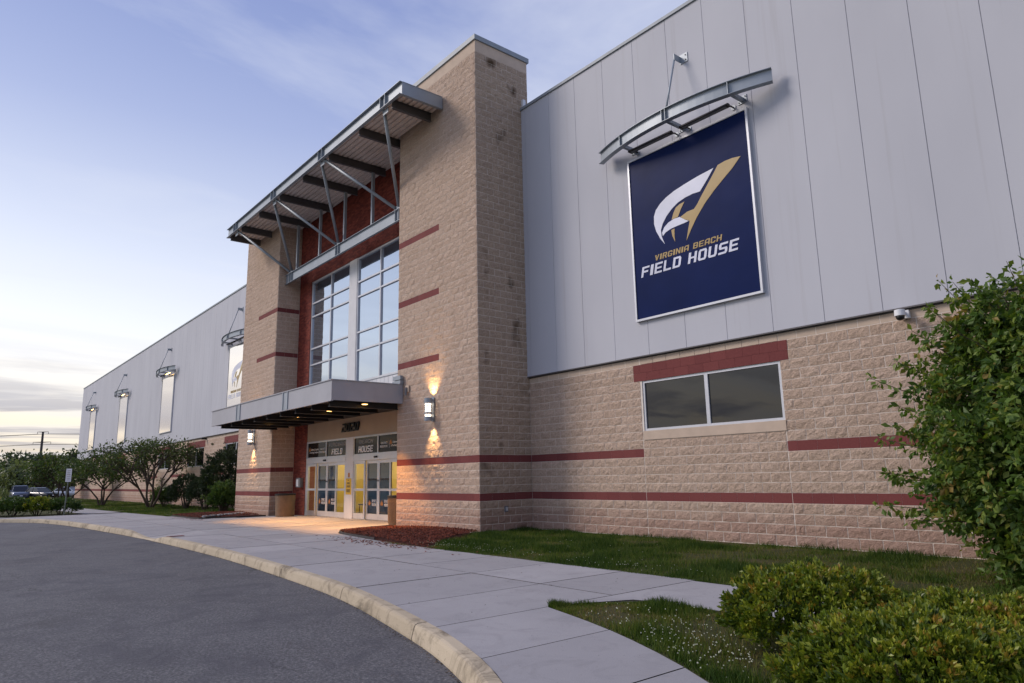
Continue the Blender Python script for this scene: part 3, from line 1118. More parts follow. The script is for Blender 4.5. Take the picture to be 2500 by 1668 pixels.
def leaf(a, b, y, film, z1=2.13):
    w = 0.085
    f = MB().box(a, b, y, y + 0.05, 0.015, 0.215).box(a, b, y, y + 0.05, z1 - 0.115, z1)
    f.box(a, a + w, y + 0.001, y + 0.049, 0.216, z1 - 0.116).box(b - w, b, y + 0.001, y + 0.049, 0.216, z1 - 0.116)
    f.box(a + w + 0.001, b - w - 0.001, y + 0.002, y + 0.048, 1.03, 1.11)
    d = f.build('door_leaf', 'anodised_frame', HALL)
    for z0, zz in ((0.217, 1.029), (1.111, z1 - 0.117)):
        MB().add([(a + w, y + 0.025, z0), (b - w, y + 0.025, z0), (b - w, y + 0.025, zz), (a + w, y + 0.025, zz)], [(0, 1, 2, 3)]).build('pane', 'clear_glass', d)
    if film:
        for z0, zz in ((0.217, 1.029), (1.111, z1 - 0.117)):
            MB().box(a + w + 0.003, b - w - 0.003, y + 0.033, y + 0.036, z0, zz).build('printed_film', 'door_film', d)
        text('FIELD HOUSE', a + w + 0.03, b - w - 0.03, 1.40, 1.47, y + 0.017, 'print_dark', d, bold=0.01)
        text('SPORTS', a + 0.42, b - 0.14, 0.62, 0.72, y + 0.017, 'print_white', d, bold=0.01)
        text('MEDICINE', a + 0.42, b - 0.14, 0.49, 0.59, y + 0.017, 'print_white', d, bold=0.01)
        cxm, czm = a + 0.25, 0.60
        pts = [(cxm + (p_ - cxm) * 0.7, czm + (q_ - czm) * 0.7) for p_, q_ in [(cxm - 0.10, czm - 0.13), (cxm - 0.03, czm - 0.09), (cxm + 0.02, czm - 0.14), (cxm + 0.09, czm - 0.08), (cxm + 0.11, czm + 0.02), (cxm + 0.04, czm + 0.07), (cxm + 0.01, czm + 0.17), (cxm - 0.05, czm + 0.08), (cxm - 0.11, czm + 0.01)]]
        MB().prism(pts, lambda p, q, d_: (p, d_, q), y + 0.015, y + 0.018).build('emblem', 'print_orange', d)
        MB().tube([(b - 0.05 if film == 1 else a + 0.05, y - 0.012, 1.36), (b - 0.05 if film == 1 else a + 0.05, y - 0.012, 1.42)], 0.016, 8).build('lock', 'dark_steel', d)
    return d


for sx_ in (0, 1):
    o0 = -13.66 if sx_ == 0 else -9.385
    wd = 0.905
    leaf(o0, o0 + wd, -0.79, 0)
    leaf(o0 + wd + 0.006, o0 + 2 * wd - 0.004, -0.725, 1)
    leaf(o0 + 2 * wd + 0.004, o0 + 3 * wd - 0.006, -0.725, 2)
    leaf(o0 + 3 * wd, o0 + 4 * wd - 0.01, -0.79, 0)
TR = [(-13.665, -11.87), (-11.80, -10.04), (-9.38, -7.55), (-7.48, -5.755)]
for i, (a, b) in enumerate(TR):
    p = MB().box(a, b, -0.765, -0.755, 2.388, 2.982).build('transom_pane', 'transom_print' if 'transom_print' in M else 'tinted_glass', HALL)
    if i in (0, 3):
        s = 0 if i == 0 else 0.0
        xl = (a + 0.16, a + 1.02) if i == 0 else (a + 0.85, a + 1.66)
        xr = (a + 1.14, b - 0.06) if i == 0 else (a + 0.08, a + 0.62)
        cxm = xl[0] + 0.02
        MB().prism([(cxm - 0.09, 2.66), (cxm - 0.03, 2.63), (cxm + 0.06, 2.66), (cxm + 0.02, 2.74), (cxm, 2.84), (cxm - 0.05, 2.76)], lambda p_, q_, d_: (p_, d_, q_), -0.771, -0.767).build('emblem', 'print_orange', p)
        text("Children's Hospital", xl[0] + 0.12, xl[1], 2.66, 2.75, -0.769, 'print_white', p)
        text("of The King's Daughters", xl[0], xl[1], 2.54, 2.63, -0.769, 'print_white', p)
        text('OUR SPORTS', xr[0] + 0.05, xr[1] - 0.03, 2.67, 2.75, -0.769, 'print_white', p, bold=0.01)
        text('MEDICINE PARTNER', xr[0], xr[1], 2.55, 2.63, -0.769, 'print_white', p, bold=0.01)
        xs_ = a + 1.08 if i == 0 else a + 0.73
        MB().box(xs_, xs_ + 0.012, -0.77, -0.767, 2.52, 2.77).build('divider_rule', 'print_white', p)
    else:
        blocktext('VIRGINIA' if i == 1 else 'BEACH', a + (0.14 if i == 1 else 0.36), b - (0.10 if i == 1 else 0.36), 2.76, 2.90, -0.771, 'print_grey', p)
        blocktext('FIELD' if i == 1 else 'HOUSE', a + (0.42 if i == 1 else 0.3), b - 0.36, 2.44, 2.67, -0.771, 'print_white', p)
    if i in (0, 2):
        MB().box(b + 0.001, TR[i + 1][0] - 0.001, -0.80, -0.70, 2.387, 2.984).build('transom_mullion', 'anodised_frame', door_frame)

# lobby behind the doors
lob = MB()
lob.box(OPEN[0] - 0.3, OPEN[1] + 0.3, 2.6, 2.7, 0, 3.05)
lob.box(OPEN[0] - 0.3, OPEN[0] - 0.2, -0.39, 2.6, 0, 3.05).box(OPEN[1] + 0.2, OPEN[1] + 0.3, -0.39, 2.6, 0, 3.05)
lobby = lob.build('lobby_wall', 'yellow_wall', HALL)
MB().box(OPEN[0] - 0.3, OPEN[1] + 0.3, -0.6, 2.7, -0.05, 0.004).build('lobby_floor', 'lobby_floor', HALL)
MB().box(OPEN[0] - 0.3, OPEN[1] + 0.3, -0.39, 2.7, 3.052, 3.1).build('lobby_ceiling', 'white_panel', HALL)
MB().box(-8.7, -7.2, 2.55, 2.597, 0.0, 2.1).build('inner_door', 'interior_dark', lobby)
MB().box(-11.6, -10.4, 2.55, 2.597, 0.0, 2.1).build('inner_door', 'interior_dark', lobby)
for x in (-12.2, -8.3):
    ld = bpy.data.lights.new('lobby_light', 'AREA')
    ld.shape = 'RECTANGLE'
    ld.size, ld.size_y = 1.2, 0.6
    ld.energy = 60
    ld.color = (1.0, 0.80, 0.48)
    lo_ = bpy.data.objects.new('lobby_light', ld)
    lo_.location = (x, 1.0, 2.98)
    COL.objects.link(lo_)
# a chair inside
ch = thing('lobby_chair', (-10.45, 0.35, 0.004), 'black metal chair standing just inside the glass doors', 'chair')
for dx_, dy_ in ((-0.22, -0.22), (0.22, -0.22), (-0.22, 0.22), (0.22, 0.22)):
    MB().tube([(-10.45 + dx_, 0.35 + dy_, 0.005), (-10.45 + dx_ * 0.9, 0.35 + dy_ * 0.9, 0.45)], 0.014, 8).build('leg', 'black_plastic', ch)
MB().box(-10.69, -10.21, 0.11, 0.59, 0.44, 0.485).build('seat', 'black_plastic', ch)
for x in (-10.66, -10.24):
    MB().tube([(x, 0.57, 0.48), (x, 0.63, 0.98)], 0.014, 8).build('back_post', 'black_plastic', ch)
MB().add([(-10.65, 0.60, 0.66), (-10.25, 0.60, 0.66), (-10.25, 0.65, 0.98), (-10.65, 0.65, 0.98), (-10.65, 0.63, 0.66), (-10.25, 0.63, 0.66), (-10.25, 0.68, 0.98), (-10.65, 0.68, 0.98)],
         [(0, 1, 2, 3), (7, 6, 5, 4), (0, 4, 5, 1), (3, 2, 6, 7), (1, 5, 6, 2), (0, 3, 7, 4)]).build('backrest', 'black_plastic', ch)

# small fittings around the doors
num = thing('address_number', (-9.65, -0.79, 3.28), 'black slanted street number 2020 above the entrance doors', 'house number')
blocktext('2020', -10.40, -8.90, 3.27, 3.60, -0.85, 'black_plastic', num, 'digit', 0.3, 0.05)
ic = MB().box(-14.38, -13.95, -0.97, BY - 0.006, 1.16, 1.56).build('intercom_box', 'grey_plastic')
tag(ic, 'small grey box fixed to the red brick beside the doors', 'box')
MB().box(-14.33, -14.1, -0.985, -0.971, 1.20, 1.50).build('cover_plate', 'white_plastic', ic)
nt = MB().box(-9.93, -9.49, -0.828, -0.818, 0.89, 1.49).build('door_notice', 'notice_yellow')
tag(nt, 'yellow notice with dark lines on the post between the doors', 'notice')
for z, w in ((1.42, 0.10), (1.33, 0.20), (1.29, 0.20), (1.21, 0.28), (1.17, 0.28), (1.07, 0.28), (1.03, 0.28), (0.99, 0.28)):
    MB().box(-9.71 - w / 2, -9.71 + w / 2, -0.832, -0.829, z - 0.013, z + 0.013).build('print_line', 'print_dark', nt)
nt2 = MB().box(-9.77, -9.63, -0.826, -0.818, 1.53, 1.70).build('door_sticker', 'print_orange')
tag(nt2, 'small orange sticker above the yellow notice on the door post', 'sticker')

# ------------------------------------------------------------------ upper roof canopy
UCX = (-17.85, -1.70)
UCY = -3.43
uc = thing('roof_canopy', (X0, UCY, 12.6), 'high grey steel roof canopy with V struts over the tall entrance window', 'canopy')


def channel(x0, x1, yf, z0, z1, flange, ends=True, t=0.012):
    m = MB()
    m.box(x0, x1, yf + flange, yf + flange + t, z0 + t, z1 - t)
    m.box(x0, x1, yf, yf + flange + t, z1 - t + 0.001, z1).box(x0, x1, yf, yf + flange + t, z0, z0 + t - 0.001)
    return m


m = channel(UCX[0], UCX[1], UCY, 12.87, 13.29, 0.09, t=0.016)
uf = m.build('fascia_beam', 'painted_steel', uc)
me_ = MB().box(UCX[1] - 0.016, UCX[1], UCY + 0.108, PF - 0.03, 12.886, 13.274).box(UCX[1] - 0.1, UCX[1] + 0.01, UCY + 0.108, PF - 0.03, 13.275, 13.291).box(UCX[1] - 0.1, UCX[1] + 0.01, UCY + 0.108, PF - 0.03, 12.870, 12.885)
me_.build('end_beam', 'painted_steel', uc)
MB().box(UCX[0], UCX[0] + 0.016, UCY + 0.108, PF - 0.03, 12.886, 13.274).build('end_beam', 'painted_steel', uc)
for x in (-16.73, -12.05, -7.40, -2.77):
    for d in (-0.15, 0.15):
        MB().box(x + d - 0.008, x + d + 0.008, UCY + 0.002, UCY + 0.089, 12.888, 13.272).build('stiffener', 'painted_steel', uf)
# corrugated deck, ribs running along X
deck = MB()
prof = []
yy = UCY + 0.11
k = 0
while yy < -1.0:
    prof += [(yy, 12.99), (yy + 0.10, 12.99), (yy + 0.115, 13.045), (yy + 0.175, 13.045)]
    yy += 0.19
    k += 1
prof_p = [(y, z) for y, z in prof if y < PF - 0.02]
for (xa, xb, pr_) in ((UCX[0] + 0.02, LPX[1], prof_p), (RPX[0], UCX[1] - 0.02, prof_p), (LPX[1] + 0.001, RPX[0] - 0.001, [(y, z) for y, z in prof if y < BY])):
    n_ = len(pr_)
    deck.add([(xa, y, z) for y, z in pr_] + [(xb, y, z) for y, z in pr_], [(i, i + n_, i + n_ + 1, i + 1) for i in range(n_ - 1)])
deck.build('corrugated_deck', 'soffit_deck', uc)
MB().box(UCX[0] + 0.02, UCX[1] - 0.02, UCY + 0.11, PF - 0.01, 13.20, 13.26).build('roof_sheet', 'galvanized_flashing', uc)
MB().box(LPX[1] + 0.02, RPX[0] - 0.02, PF - 0.009, BY, 13.20, 13.26).build('roof_sheet', 'galvanized_flashing', uc)
for x in (-17.55, -16.05, -13.80, -11.45, -9.15, -6.87, -4.53, -2.35):
    y1 = -1.0 if LPX[1] < x < RPX[0] else PF - 0.05
    bm_ = MB().box(x - 0.055, x + 0.055, UCY + 0.12, y1, 12.70, 12.712).box(x - 0.055, x + 0.055, UCY + 0.12, y1, 12.976, 12.988).box(x - 0.008, x + 0.008, UCY + 0.12, y1, 12.713, 12.975)
    bm_.build('joist', 'dark_steel', uc)
NY = -1.52
hb = channel(LPX[1] + 0.02, RPX[0] - 0.02, NY - 0.06, 10.22, 10.66, 0.07, t=0.016).build('lower_beam', 'painted_steel', uc)
NODES = (-14.45, -9.73, -5.02)
for x in NODES:
    for d in (-0.12, 0.12):
        MB().box(x + d - 0.008, x + d + 0.008, NY - 0.058, NY + 0.009, 10.238, 10.642).build('stiffener', 'painted_steel', hb)
    MB().box(x - 0.2, x + 0.2, NY - 0.02, NY, 10.661, 10.80).build('gusset_plate', 'painted_steel', uc)
TOPS = (-16.73, -12.05, -7.40, -2.77)
for a, b in ((0, 0), (1, 0), (1, 1), (2, 1), (2, 2), (3, 2)):
    s = -1 if TOPS[a] < NODES[b] else 1
    MB().tube([(TOPS[a] - s * 0.12, UCY + 0.14, 12.90), (NODES[b] + s * 0.12, NY - 0.04, 10.74)], 0.057, 12).build('strut', 'painted_steel', uc, True)
for x in TOPS:
    MB().box(x - 0.16, x + 0.16, UCY + 0.13, UCY + 0.15, 12.70, 12.869).build('gusset_plate', 'painted_steel', uc)
for x in (-13.80, -11.45, -9.15, -6.87, -4.53):
    MB().box(x - 0.05, x + 0.05, NY - 0.05, NY + 0.05, 10.664, 12.70).build('hanger_post', 'painted_steel', uc)

# ------------------------------------------------------------------ lower entrance canopy
LCX = (-15.45, -3.98)
LCY = -4.28
lc = thing('entrance_canopy', (X0, LCY, 3.6), 'low flat grey steel canopy over the entrance doors', 'canopy')
fa = MB().box(LCX[0], LCX[1], LCY, LCY + 0.02, 3.765, 4.355).box(LCX[0] - 0.03, LCX[1] + 0.02, LCY - 0.03, LCY + 0.06, 4.356, 4.385).box(LCX[0] - 0.01, LCX[1] + 0.01, LCY - 0.012, LCY + 0.06, 3.74, 3.764)
fa = fa.build('front_fascia', 'canopy_fascia', lc)
for x in (-12.14, -7.49):
    for d in (-0.2, 0.0, 0.2):
        MB().box(x + d - (0.03 if d else 0.17), x + d + (0.03 if d else 0.17), LCY - (0.028 if d else 0.006), LCY - 0.001, 3.768, 4.353).build('splice_plate', 'painted_steel', fa)
for x in LCX:
    s = 1 if x > X0 else -1
    a, b = (x - 0.02, x) if s > 0 else (x, x + 0.02)
    MB().box(a, b, LCY + 0.021, PF - 0.03, 3.765, 4.355).build('side_fascia', 'canopy_fascia', lc)
    MB().box(a - 0.01, b + 0.02, LCY + 0.061, PF - 0.03, 4.356, 4.386).build('edge_trim', 'painted_steel', lc)
MB().box(LCX[0] + 0.021, LCX[1] - 0.021, LCY + 0.061, PF - 0.04, 4.20, 4.30).build('roof_deck', 'galvanized_flashing', lc)
MB().box(LPX[1] + 0.04, RPX[0] - 0.04, PF - 0.039, -0.80, 4.20, 4.30).build('roof_deck', 'galvanized_flashing', lc)
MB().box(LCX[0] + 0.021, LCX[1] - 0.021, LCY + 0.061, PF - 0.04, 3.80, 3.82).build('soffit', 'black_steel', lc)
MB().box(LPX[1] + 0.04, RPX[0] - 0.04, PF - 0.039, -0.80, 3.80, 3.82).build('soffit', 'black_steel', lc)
for k in range(9):
    x = -4.33 - 1.265 * k
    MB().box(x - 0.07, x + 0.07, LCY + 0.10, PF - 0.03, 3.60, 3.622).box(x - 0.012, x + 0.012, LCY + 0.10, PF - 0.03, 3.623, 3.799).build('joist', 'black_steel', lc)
MB().box(-4.42, -3.93, PF - 0.16, PF - 0.04, 4.39, 4.50).box(-4.42, -3.96, PF - 0.14, PF - 0.04, 4.53, 4.66).build('flashing_end', 'galvanized_flashing', lc)
DN = ['nearest the right end of the canopy', 'second from the right end of the canopy', 'third from the right end of the canopy', 'fourth from the right end of the canopy']
for i, x in enumerate((-4.15, -6.78, -9.27, -11.79)):
    x += 0.25 if i == 0 else 0.0
    x = min(x, -4.12)
    x = [-4.95, -6.22, -8.75, -11.28][i]
    x = [-4.12, -6.6, -9.15, -11.7][i]
    d = MB().lathe(x, -3.12, [(0.10, 3.74), (0.115, 3.72), (0.115, 3.70), (0.095, 3.70)], 16).build('downlight', 'dark_steel')
    tag(d, 'round recessed lamp under the entrance canopy, ' + DN[i], 'lamp', 'lamps under the entrance canopy')
    MB().lathe(x, -3.12, [(0.085, 3.693), (0.088, 3.698)], 16).build('lens', 'downlight_glow', d)
    ld = bpy.data.lights.new('downlight_beam', 'SPOT')
    ld.energy = 700
    ld.color = (1.0, 0.46, 0.11)
    ld.spot_size = rad(76)
    ld.spot_blend = 0.6
    ld.shadow_soft_size = 0.05
    lo_ = bpy.data.objects.new('downlight_beam', ld)
    lo_.location = (x, -3.12, 3.68)
    lo_.rotation_euler = (rad(6), 0, 0)
    COL.objects.link(lo_)

# ------------------------------------------------------------------ wall sconces
def sconce(x, label):
    s = thing('wall_lamp', (x, PF - 0.01, 3.1), label, 'wall lamp', 'lamps on the stone piers')
    MB().box(x - 0.07, x + 0.07, PF - 0.05, PF - 0.036, 3.08, 3.80).box(x - 0.025, x + 0.025, PF - 0.10, PF - 0.051, 3.14, 3.20).box(x - 0.025, x + 0.025, PF - 0.10, PF - 0.051, 3.68, 3.74).build('back_plate', 'painted_steel', s)
    cy = PF - 0.21
    MB().lathe(x, cy, [(0.115, 3.60), (0.115, 3.76), (0.10, 3.765)], 20).build('top_cap', 'painted_steel', s, False)
    MB().lathe(x, cy, [(0.10, 3.085), (0.115, 3.09), (0.115, 3.22)], 20).build('bottom_cap', 'painted_steel', s, False)
    MB().lathe(x, cy, [(0.085, 3.221), (0.085, 3.599)], 20).build('diffuser', 'lamp_glow', s, True)
    for z0, z1 in ((3.28, 3.35), (3.52, 3.545)):
        MB().lathe(x, cy, [(0.112, z0), (0.115, z0), (0.115, z1), (0.112, z1)], 20).build('band', 'painted_steel', s)
    for k in range(6):
        z = 3.37 + 0.024 * k
        MB().lathe(x, cy, [(0.112, z), (0.115, z), (0.115, z + 0.010), (0.112, z + 0.010)], 20).build('louvre_ring', 'painted_steel', s)
    for a in range(6):
        t_ = a * math.pi / 3 + 0.3
        MB().tube([(x + 0.112 * math.cos(t_), cy + 0.112 * math.sin(t_), 3.2), (x + 0.112 * math.cos(t_), cy + 0.112 * math.sin(t_), 3.62)], 0.006, 6).build('rod', 'painted_steel', s)
    for up in (1, -1):
        ld = bpy.data.lights.new('sconce_beam', 'SPOT')
        ld.energy = 72 if up > 0 else 130
        ld.color = (1.0, 0.60, 0.26)
        ld.spot_size = rad(100 if up > 0 else 72)
        ld.spot_blend = 1.0
        ld.shadow_soft_size = 0.03
        lo_ = bpy.data.objects.new('sconce_beam', ld)
        lo_.location = (x, PF - 0.19, 3.80 if up > 0 else 3.06)
        lo_.rotation_euler = (rad(180) + rad(-20), 0, 0) if up > 0 else (rad(9), 0, 0)
        COL.objects.link(lo_)
    return s


sconce(-2.22, 'lit cylinder wall lamp on the stone pier nearest the banner')
sconce(-17.2, 'lit cylinder wall lamp on the stone pier beside the evergreen bushes')

# small camera under the pier, dome camera under the siding
tc_ = thing('wall_sensor', (-3.70, PF, 4.0), 'tiny grey sensor on the stone pier just right of the entrance canopy', 'sensor')
MB().box(-3.80, -3.60, PF - 0.05, PF - 0.03, 4.10, 4.32).build('mount', 'smooth_block', tc_)
MB().tube([(-3.70, PF - 0.08, 4.0), (-3.70, PF - 0.08, 4.25)], 0.035, 10).build('sensor_body', 'grey_plastic', tc_)
dc = thing('dome_camera', (10.27, -0.2, 4.05), 'white dome security camera under the siding beside the leafy shrub', 'camera')
MB().box(10.22, 10.38, -0.10, -0.03, 4.06, 4.20).build('mount', 'white_plastic', dc)
MB().tube([(10.30, -0.10, 4.16), (10.30, -0.24, 4.16)], 0.03, 10).build('arm', 'white_plastic', dc)
MB().lathe(10.30, -0.28, [(0.02, 4.20), (0.085, 4.185), (0.09, 4.08), (0.08, 4.075)][::-1], 20).build('housing', 'white_plastic', dc, False)
MB().lathe(10.30, -0.28, [(0.02, 4.0), (0.05, 4.012), (0.068, 4.04), (0.074, 4.074)], 20).build('dome', 'black_plastic', dc, True)
bc = thing('wall_camera', (-31.0, -0.1, 4.15), 'tiny dark camera under the grey siding behind the evergreen bushes', 'camera')
MB().box(-31.06, -30.94, -0.30, -0.02, 4.08, 4.18).build('camera_body', 'black_plastic', bc)
MB().tube([(-31.0, -0.29, 4.13), (-31.0, -0.34, 4.13)], 0.035, 8).build('lens', 'dark_steel', bc)


# ------------------------------------------------------------------ banners with arched sign canopies
# emblem outlines in metres: offset from the banner's centre line, height above ground
LOGO = {
    'white_swoosh': ('banner_white', [(0.774, 8.231), (0.572, 8.007), (0.370, 7.802), (0.173, 7.814), (-0.042, 7.793), (-0.264, 7.735), (-0.448, 7.638), (-0.615, 7.506), (-0.740, 7.353), (-0.802, 7.214), (-0.792, 7.044), (-0.713, 6.833), (-0.841, 7.011), (-0.945, 7.223), (-0.995, 7.415), (-0.986, 7.607), (-0.917, 7.755), (-0.780, 7.875), (-0.602, 7.971), (-0.348, 8.058), (-0.042, 8.122), (0.335, 8.185)]),
    'gold_wing': ('banner_gold', [(1.473, 8.250), (1.268, 8.284), (1.075, 8.286), (0.886, 8.258), (0.774, 8.117), (0.594, 7.908), (0.396, 7.679), (0.263, 7.516), (0.178, 7.438), (-0.018, 7.431), (-0.217, 7.363), (-0.096, 7.260), (0.036, 7.183), (-0.021, 7.007), (-0.091, 6.743), (0.049, 6.963), (0.226, 7.207), (0.481, 7.481), (0.753, 7.707), (1.015, 7.894), (1.247, 8.051)]),
    'gold_leg': ('banner_gold', [(-0.071, 7.700), (-0.213, 7.681), (-0.327, 7.632), (-0.407, 7.521), (-0.469, 7.370), (-0.380, 7.376), (-0.280, 7.392), (-0.186, 7.554)]),
    'white_wave': ('banner_white', [(0.026, 7.200), (-0.111, 7.274), (-0.238, 7.370), (-0.402, 7.373), (-0.573, 7.331), (-0.703, 7.247), (-0.774, 7.134), (-0.758, 7.044), (-0.668, 7.113), (-0.503, 7.159), (-0.309, 7.176), (-0.119, 7.184)]),
    'gold_foot': ('banner_gold', [(-0.405, 7.130), (-0.500, 7.120), (-0.479, 6.964), (-0.409, 6.804), (-0.419, 6.961)]),
}
TXT = [('VIRGINIA BEACH', 'banner_gold', (-1.05, 6.495), (0.86, 6.63), 0.02), ('FIELD HOUSE', 'banner_white', (-1.49, 6.175), (1.27, 6.43), 0.035)]


def banner(cx, label, detail=True):
    b = thing('wall_banner', (cx, -0.1, 5.1), label, 'banner', 'banners along the hall wall')
    z0, z1, hw = 5.10, 9.31, 1.725
    MB().box(cx - hw + 0.03, cx + hw - 0.03, -0.140, -0.085, z0 + 0.03, z1 - 0.03).build('banner_sheet', 'banner_navy' if cx > 0 else 'banner_sky_sheen', b)
    f = 0.05
    for x0_, x1_, a, e in ((cx - hw, cx - hw + f, z0, z1), (cx + hw - f, cx + hw, z0, z1), (cx - hw + f + 0.001, cx + hw - f - 0.001, z0, z0 + f), (cx - hw + f + 0.001, cx + hw - f - 0.001, z1 - f, z1)):
        MB().box(x0_, x1_, -0.165, -0.082, a, e).build('frame_bar', 'anodised_frame', b)
    if detail:
        for nm, (mt, pts) in LOGO.items():
            MB().prism([(cx + p, q) for p, q in pts], lambda p, q, d_: (p, d_, q), -0.147, -0.143).build(nm, mt, b, recalc=True)
        for body, mt, p0, p1, bd in TXT:
            blocktext(body, cx + p0[0], cx + p1[0], p0[1], p1[1], -0.147, mt, b)
    return b


def sign_canopy(cx, label, lit, lamp_label):
    s = thing('sign_canopy', (cx, -0.1, 9.5), label, 'awning', 'arched steel awnings above the banners')
    z0, z1, hw, ye, ym = 9.49, 9.80, 2.47, -0.32, -0.78
    sag = ye - ym
    Rr = (hw * hw + sag * sag) / (2 * sag)
    n = 24

    def arc(t, off=0.0):
        a = math.asin(hw / Rr) * t
        return (cx + (Rr + off) * math.sin(a), ym + Rr - (Rr + off) * math.cos(a))
    web, top, bot = MB(), MB(), MB()
    for mbx, o0, o1, za, zb in ((web, -0.006, 0.006, z0 + 0.013, z1 - 0.013), (top, -0.07, 0.07, z1 - 0.012, z1), (bot, -0.07, 0.07, z0, z0 + 0.012)):
        vs, fs = [], []
        for i in range(n + 1):
            t_ = -1 + 2 * i / n
            a, b_ = arc(t_, o0), arc(t_, o1)
            vs += [(a[0], a[1], za), (b_[0], b_[1], za), (b_[0], b_[1], zb), (a[0], a[1], zb)]
        for i in range(n):
            k_ = 4 * i
            fs += [(k_, k_ + 4, k_ + 5, k_ + 1), (k_ + 1, k_ + 5, k_ + 6, k_ + 2), (k_ + 2, k_ + 6, k_ + 7, k_ + 3), (k_ + 3, k_ + 7, k_ + 4, k_)]
        fs += [(0, 1, 2, 3), (4 * n + 3, 4 * n + 2, 4 * n + 1, 4 * n)]
        mbx.add(vs, fs)
    w_ = web.build('arched_web', 'painted_steel', s)
    top.build('flange', 'painted_steel', s)
    bot.build('flange', 'painted_steel', s)
    for t_ in (-0.60, -0.02, 0.02, 0.64):
        a = arc(t_)
        MB().box(a[0] - 0.006, a[0] + 0.006, a[1] - 0.066, a[1] - 0.008, z0 + 0.013, z1 - 0.013).build('stiffener', 'painted_steel', w_)
    for t_ in (-0.60, 0.0, 0.64):
        a = arc(t_)
        bk = MB().box(a[0] - 0.04, a[0] + 0.04, a[1] + 0.012, -0.10, z0 + 0.02, z0 + 0.10).box(a[0] - 0.11, a[0] + 0.11, -0.099, -0.083, z0 - 0.02, z0 + 0.16)
        bk = bk.build('bracket', 'painted_steel', s)
        for bx, bz in ((-0.08, 0.12), (0.08, 0.12), (-0.08, 0.02), (0.08, 0.02)):
            MB().tube([(a[0] + bx, -0.1, z0 + bz), (a[0] + bx, -0.115, z0 + bz)], 0.014, 6).build('bolt', 'dark_steel', bk)
    a = arc(0.0)
    pl = MB().box(cx + 0.05, cx + 0.27, -0.10, -0.083, 11.20, 11.44).box(cx + 0.05, cx + 0.066, -0.34, -0.101, 11.24, 11.40).build('wall_plate', 'painted_steel', s)
    for bz in (11.26, 11.38):
        MB().tube([(cx + 0.22, -0.1, bz), (cx + 0.22, -0.115, bz)], 0.015, 6).build('bolt', 'dark_steel', pl)
    MB().tube([(cx + 0.04, -0.30, 11.29), (a[0] + 0.05, a[1] + 0.01, z1 + 0.0)], 0.024, 10).build('tie_rod', 'painted_steel', s, True)
    for i, (x0_, x1_) in enumerate(((cx - 1.46, cx - 0.14), (cx + 0.12, cx + 1.42))):
        l = thing('sign_light', ((x0_ + x1_) / 2, -0.3, 9.44), lamp_label[i], 'lamp', 'bar lamps above the banners')
        hs = MB()
        sec = [(-0.07, 0.0), (0.07, 0.0), (0.055, 0.05), (0.0, 0.07), (-0.055, 0.05)]
        hs.prism(sec, lambda p, q, d_: (d_, -0.36 + p, 9.40 + q), x0_, x1_).build('lamp_housing', 'bronze_lamp', l, recalc=True)
        MB().box(x0_ + 0.05, x1_ - 0.05, -0.40, -0.32, 9.394, 9.399).build('lamp_lens', 'sign_lamp_glow' if lit[i] else 'grey_plastic', l)
        for x in (x0_ + 0.05, x1_ - 0.05):
            MB().tube([(x, -0.34, 9.43), (x, -0.20, 9.47), (x, -0.10, 9.47)], 0.018, 8).build('arm', 'bronze_lamp', l)
            MB().tube([(x, -0.10, 9.47), (x, -0.083, 9.47)], 0.06, 12).build('base_plate', 'painted_steel', l)


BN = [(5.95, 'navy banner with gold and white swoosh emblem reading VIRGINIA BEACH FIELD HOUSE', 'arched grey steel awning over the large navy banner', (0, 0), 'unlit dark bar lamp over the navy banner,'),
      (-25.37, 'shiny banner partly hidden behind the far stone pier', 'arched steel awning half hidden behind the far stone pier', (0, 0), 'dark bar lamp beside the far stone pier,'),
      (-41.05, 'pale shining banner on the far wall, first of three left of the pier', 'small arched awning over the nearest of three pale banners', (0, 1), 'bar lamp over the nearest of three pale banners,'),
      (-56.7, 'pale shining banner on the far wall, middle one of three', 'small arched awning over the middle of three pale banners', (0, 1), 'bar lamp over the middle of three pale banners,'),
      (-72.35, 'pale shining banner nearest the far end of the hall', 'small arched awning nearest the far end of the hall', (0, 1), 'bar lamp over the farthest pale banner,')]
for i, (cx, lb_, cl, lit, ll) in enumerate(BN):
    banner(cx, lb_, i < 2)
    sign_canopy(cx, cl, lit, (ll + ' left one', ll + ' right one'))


# ------------------------------------------------------------------ ground, road, kerb, pavement
def sheet(name, mat, pts, z, kind='structure'):
    me = bpy.data.meshes.new(name)
    me.from_pydata([(x, y, z) for x, y in pts], [], [tuple(range(len(pts)))])
    o = link(name, me, mat)
    if me.polygons[0].normal.z < 0:
        me.flip_normals()
    o['kind'] = kind
    return o


KP = [(-34.0, -17.5), (-30.0, -14.2), (-27.2, -11.9), (-25.0, -10.49), (-22.6, -9.22), (-19.5, -8.62), (-15.7, -8.30), (-12.5, -8.12), (-9.78, -8.0), (-5.9, -7.92), (-1.16, -7.97), (2.72, -8.19), (5.96, -8.50),
      (8.78, -9.08), (10.05, -9.45), (10.96, -9.84), (12.0, -10.45), (13.1, -11.35), (14.0, -12.4), (14.75, -13.8), (15.2, -15.6), (15.35, -18.0)]


def catmull(P, m=8):
    out = []
    for i in range(len(P) - 1):
        p0, p1, p2, p3 = P[max(i - 1, 0)], P[i], P[i + 1], P[min(i + 2, len(P) - 1)]
        for k in range(m):
            t_ = k / m
            out.append(tuple(0.5 * ((2 * p1[d]) + (-p0[d] + p2[d]) * t_ + (2 * p0[d] - 5 * p1[d] + 4 * p2[d] - p3[d]) * t_ ** 2 + (-p0[d] + 3 * p1[d] - 3 * p2[d] + p3[d]) * t_ ** 3) for d in (0, 1)))
    out.append(P[-1])
    return out


KC = catmull(KP, 10)
KCn = np.array(KC)


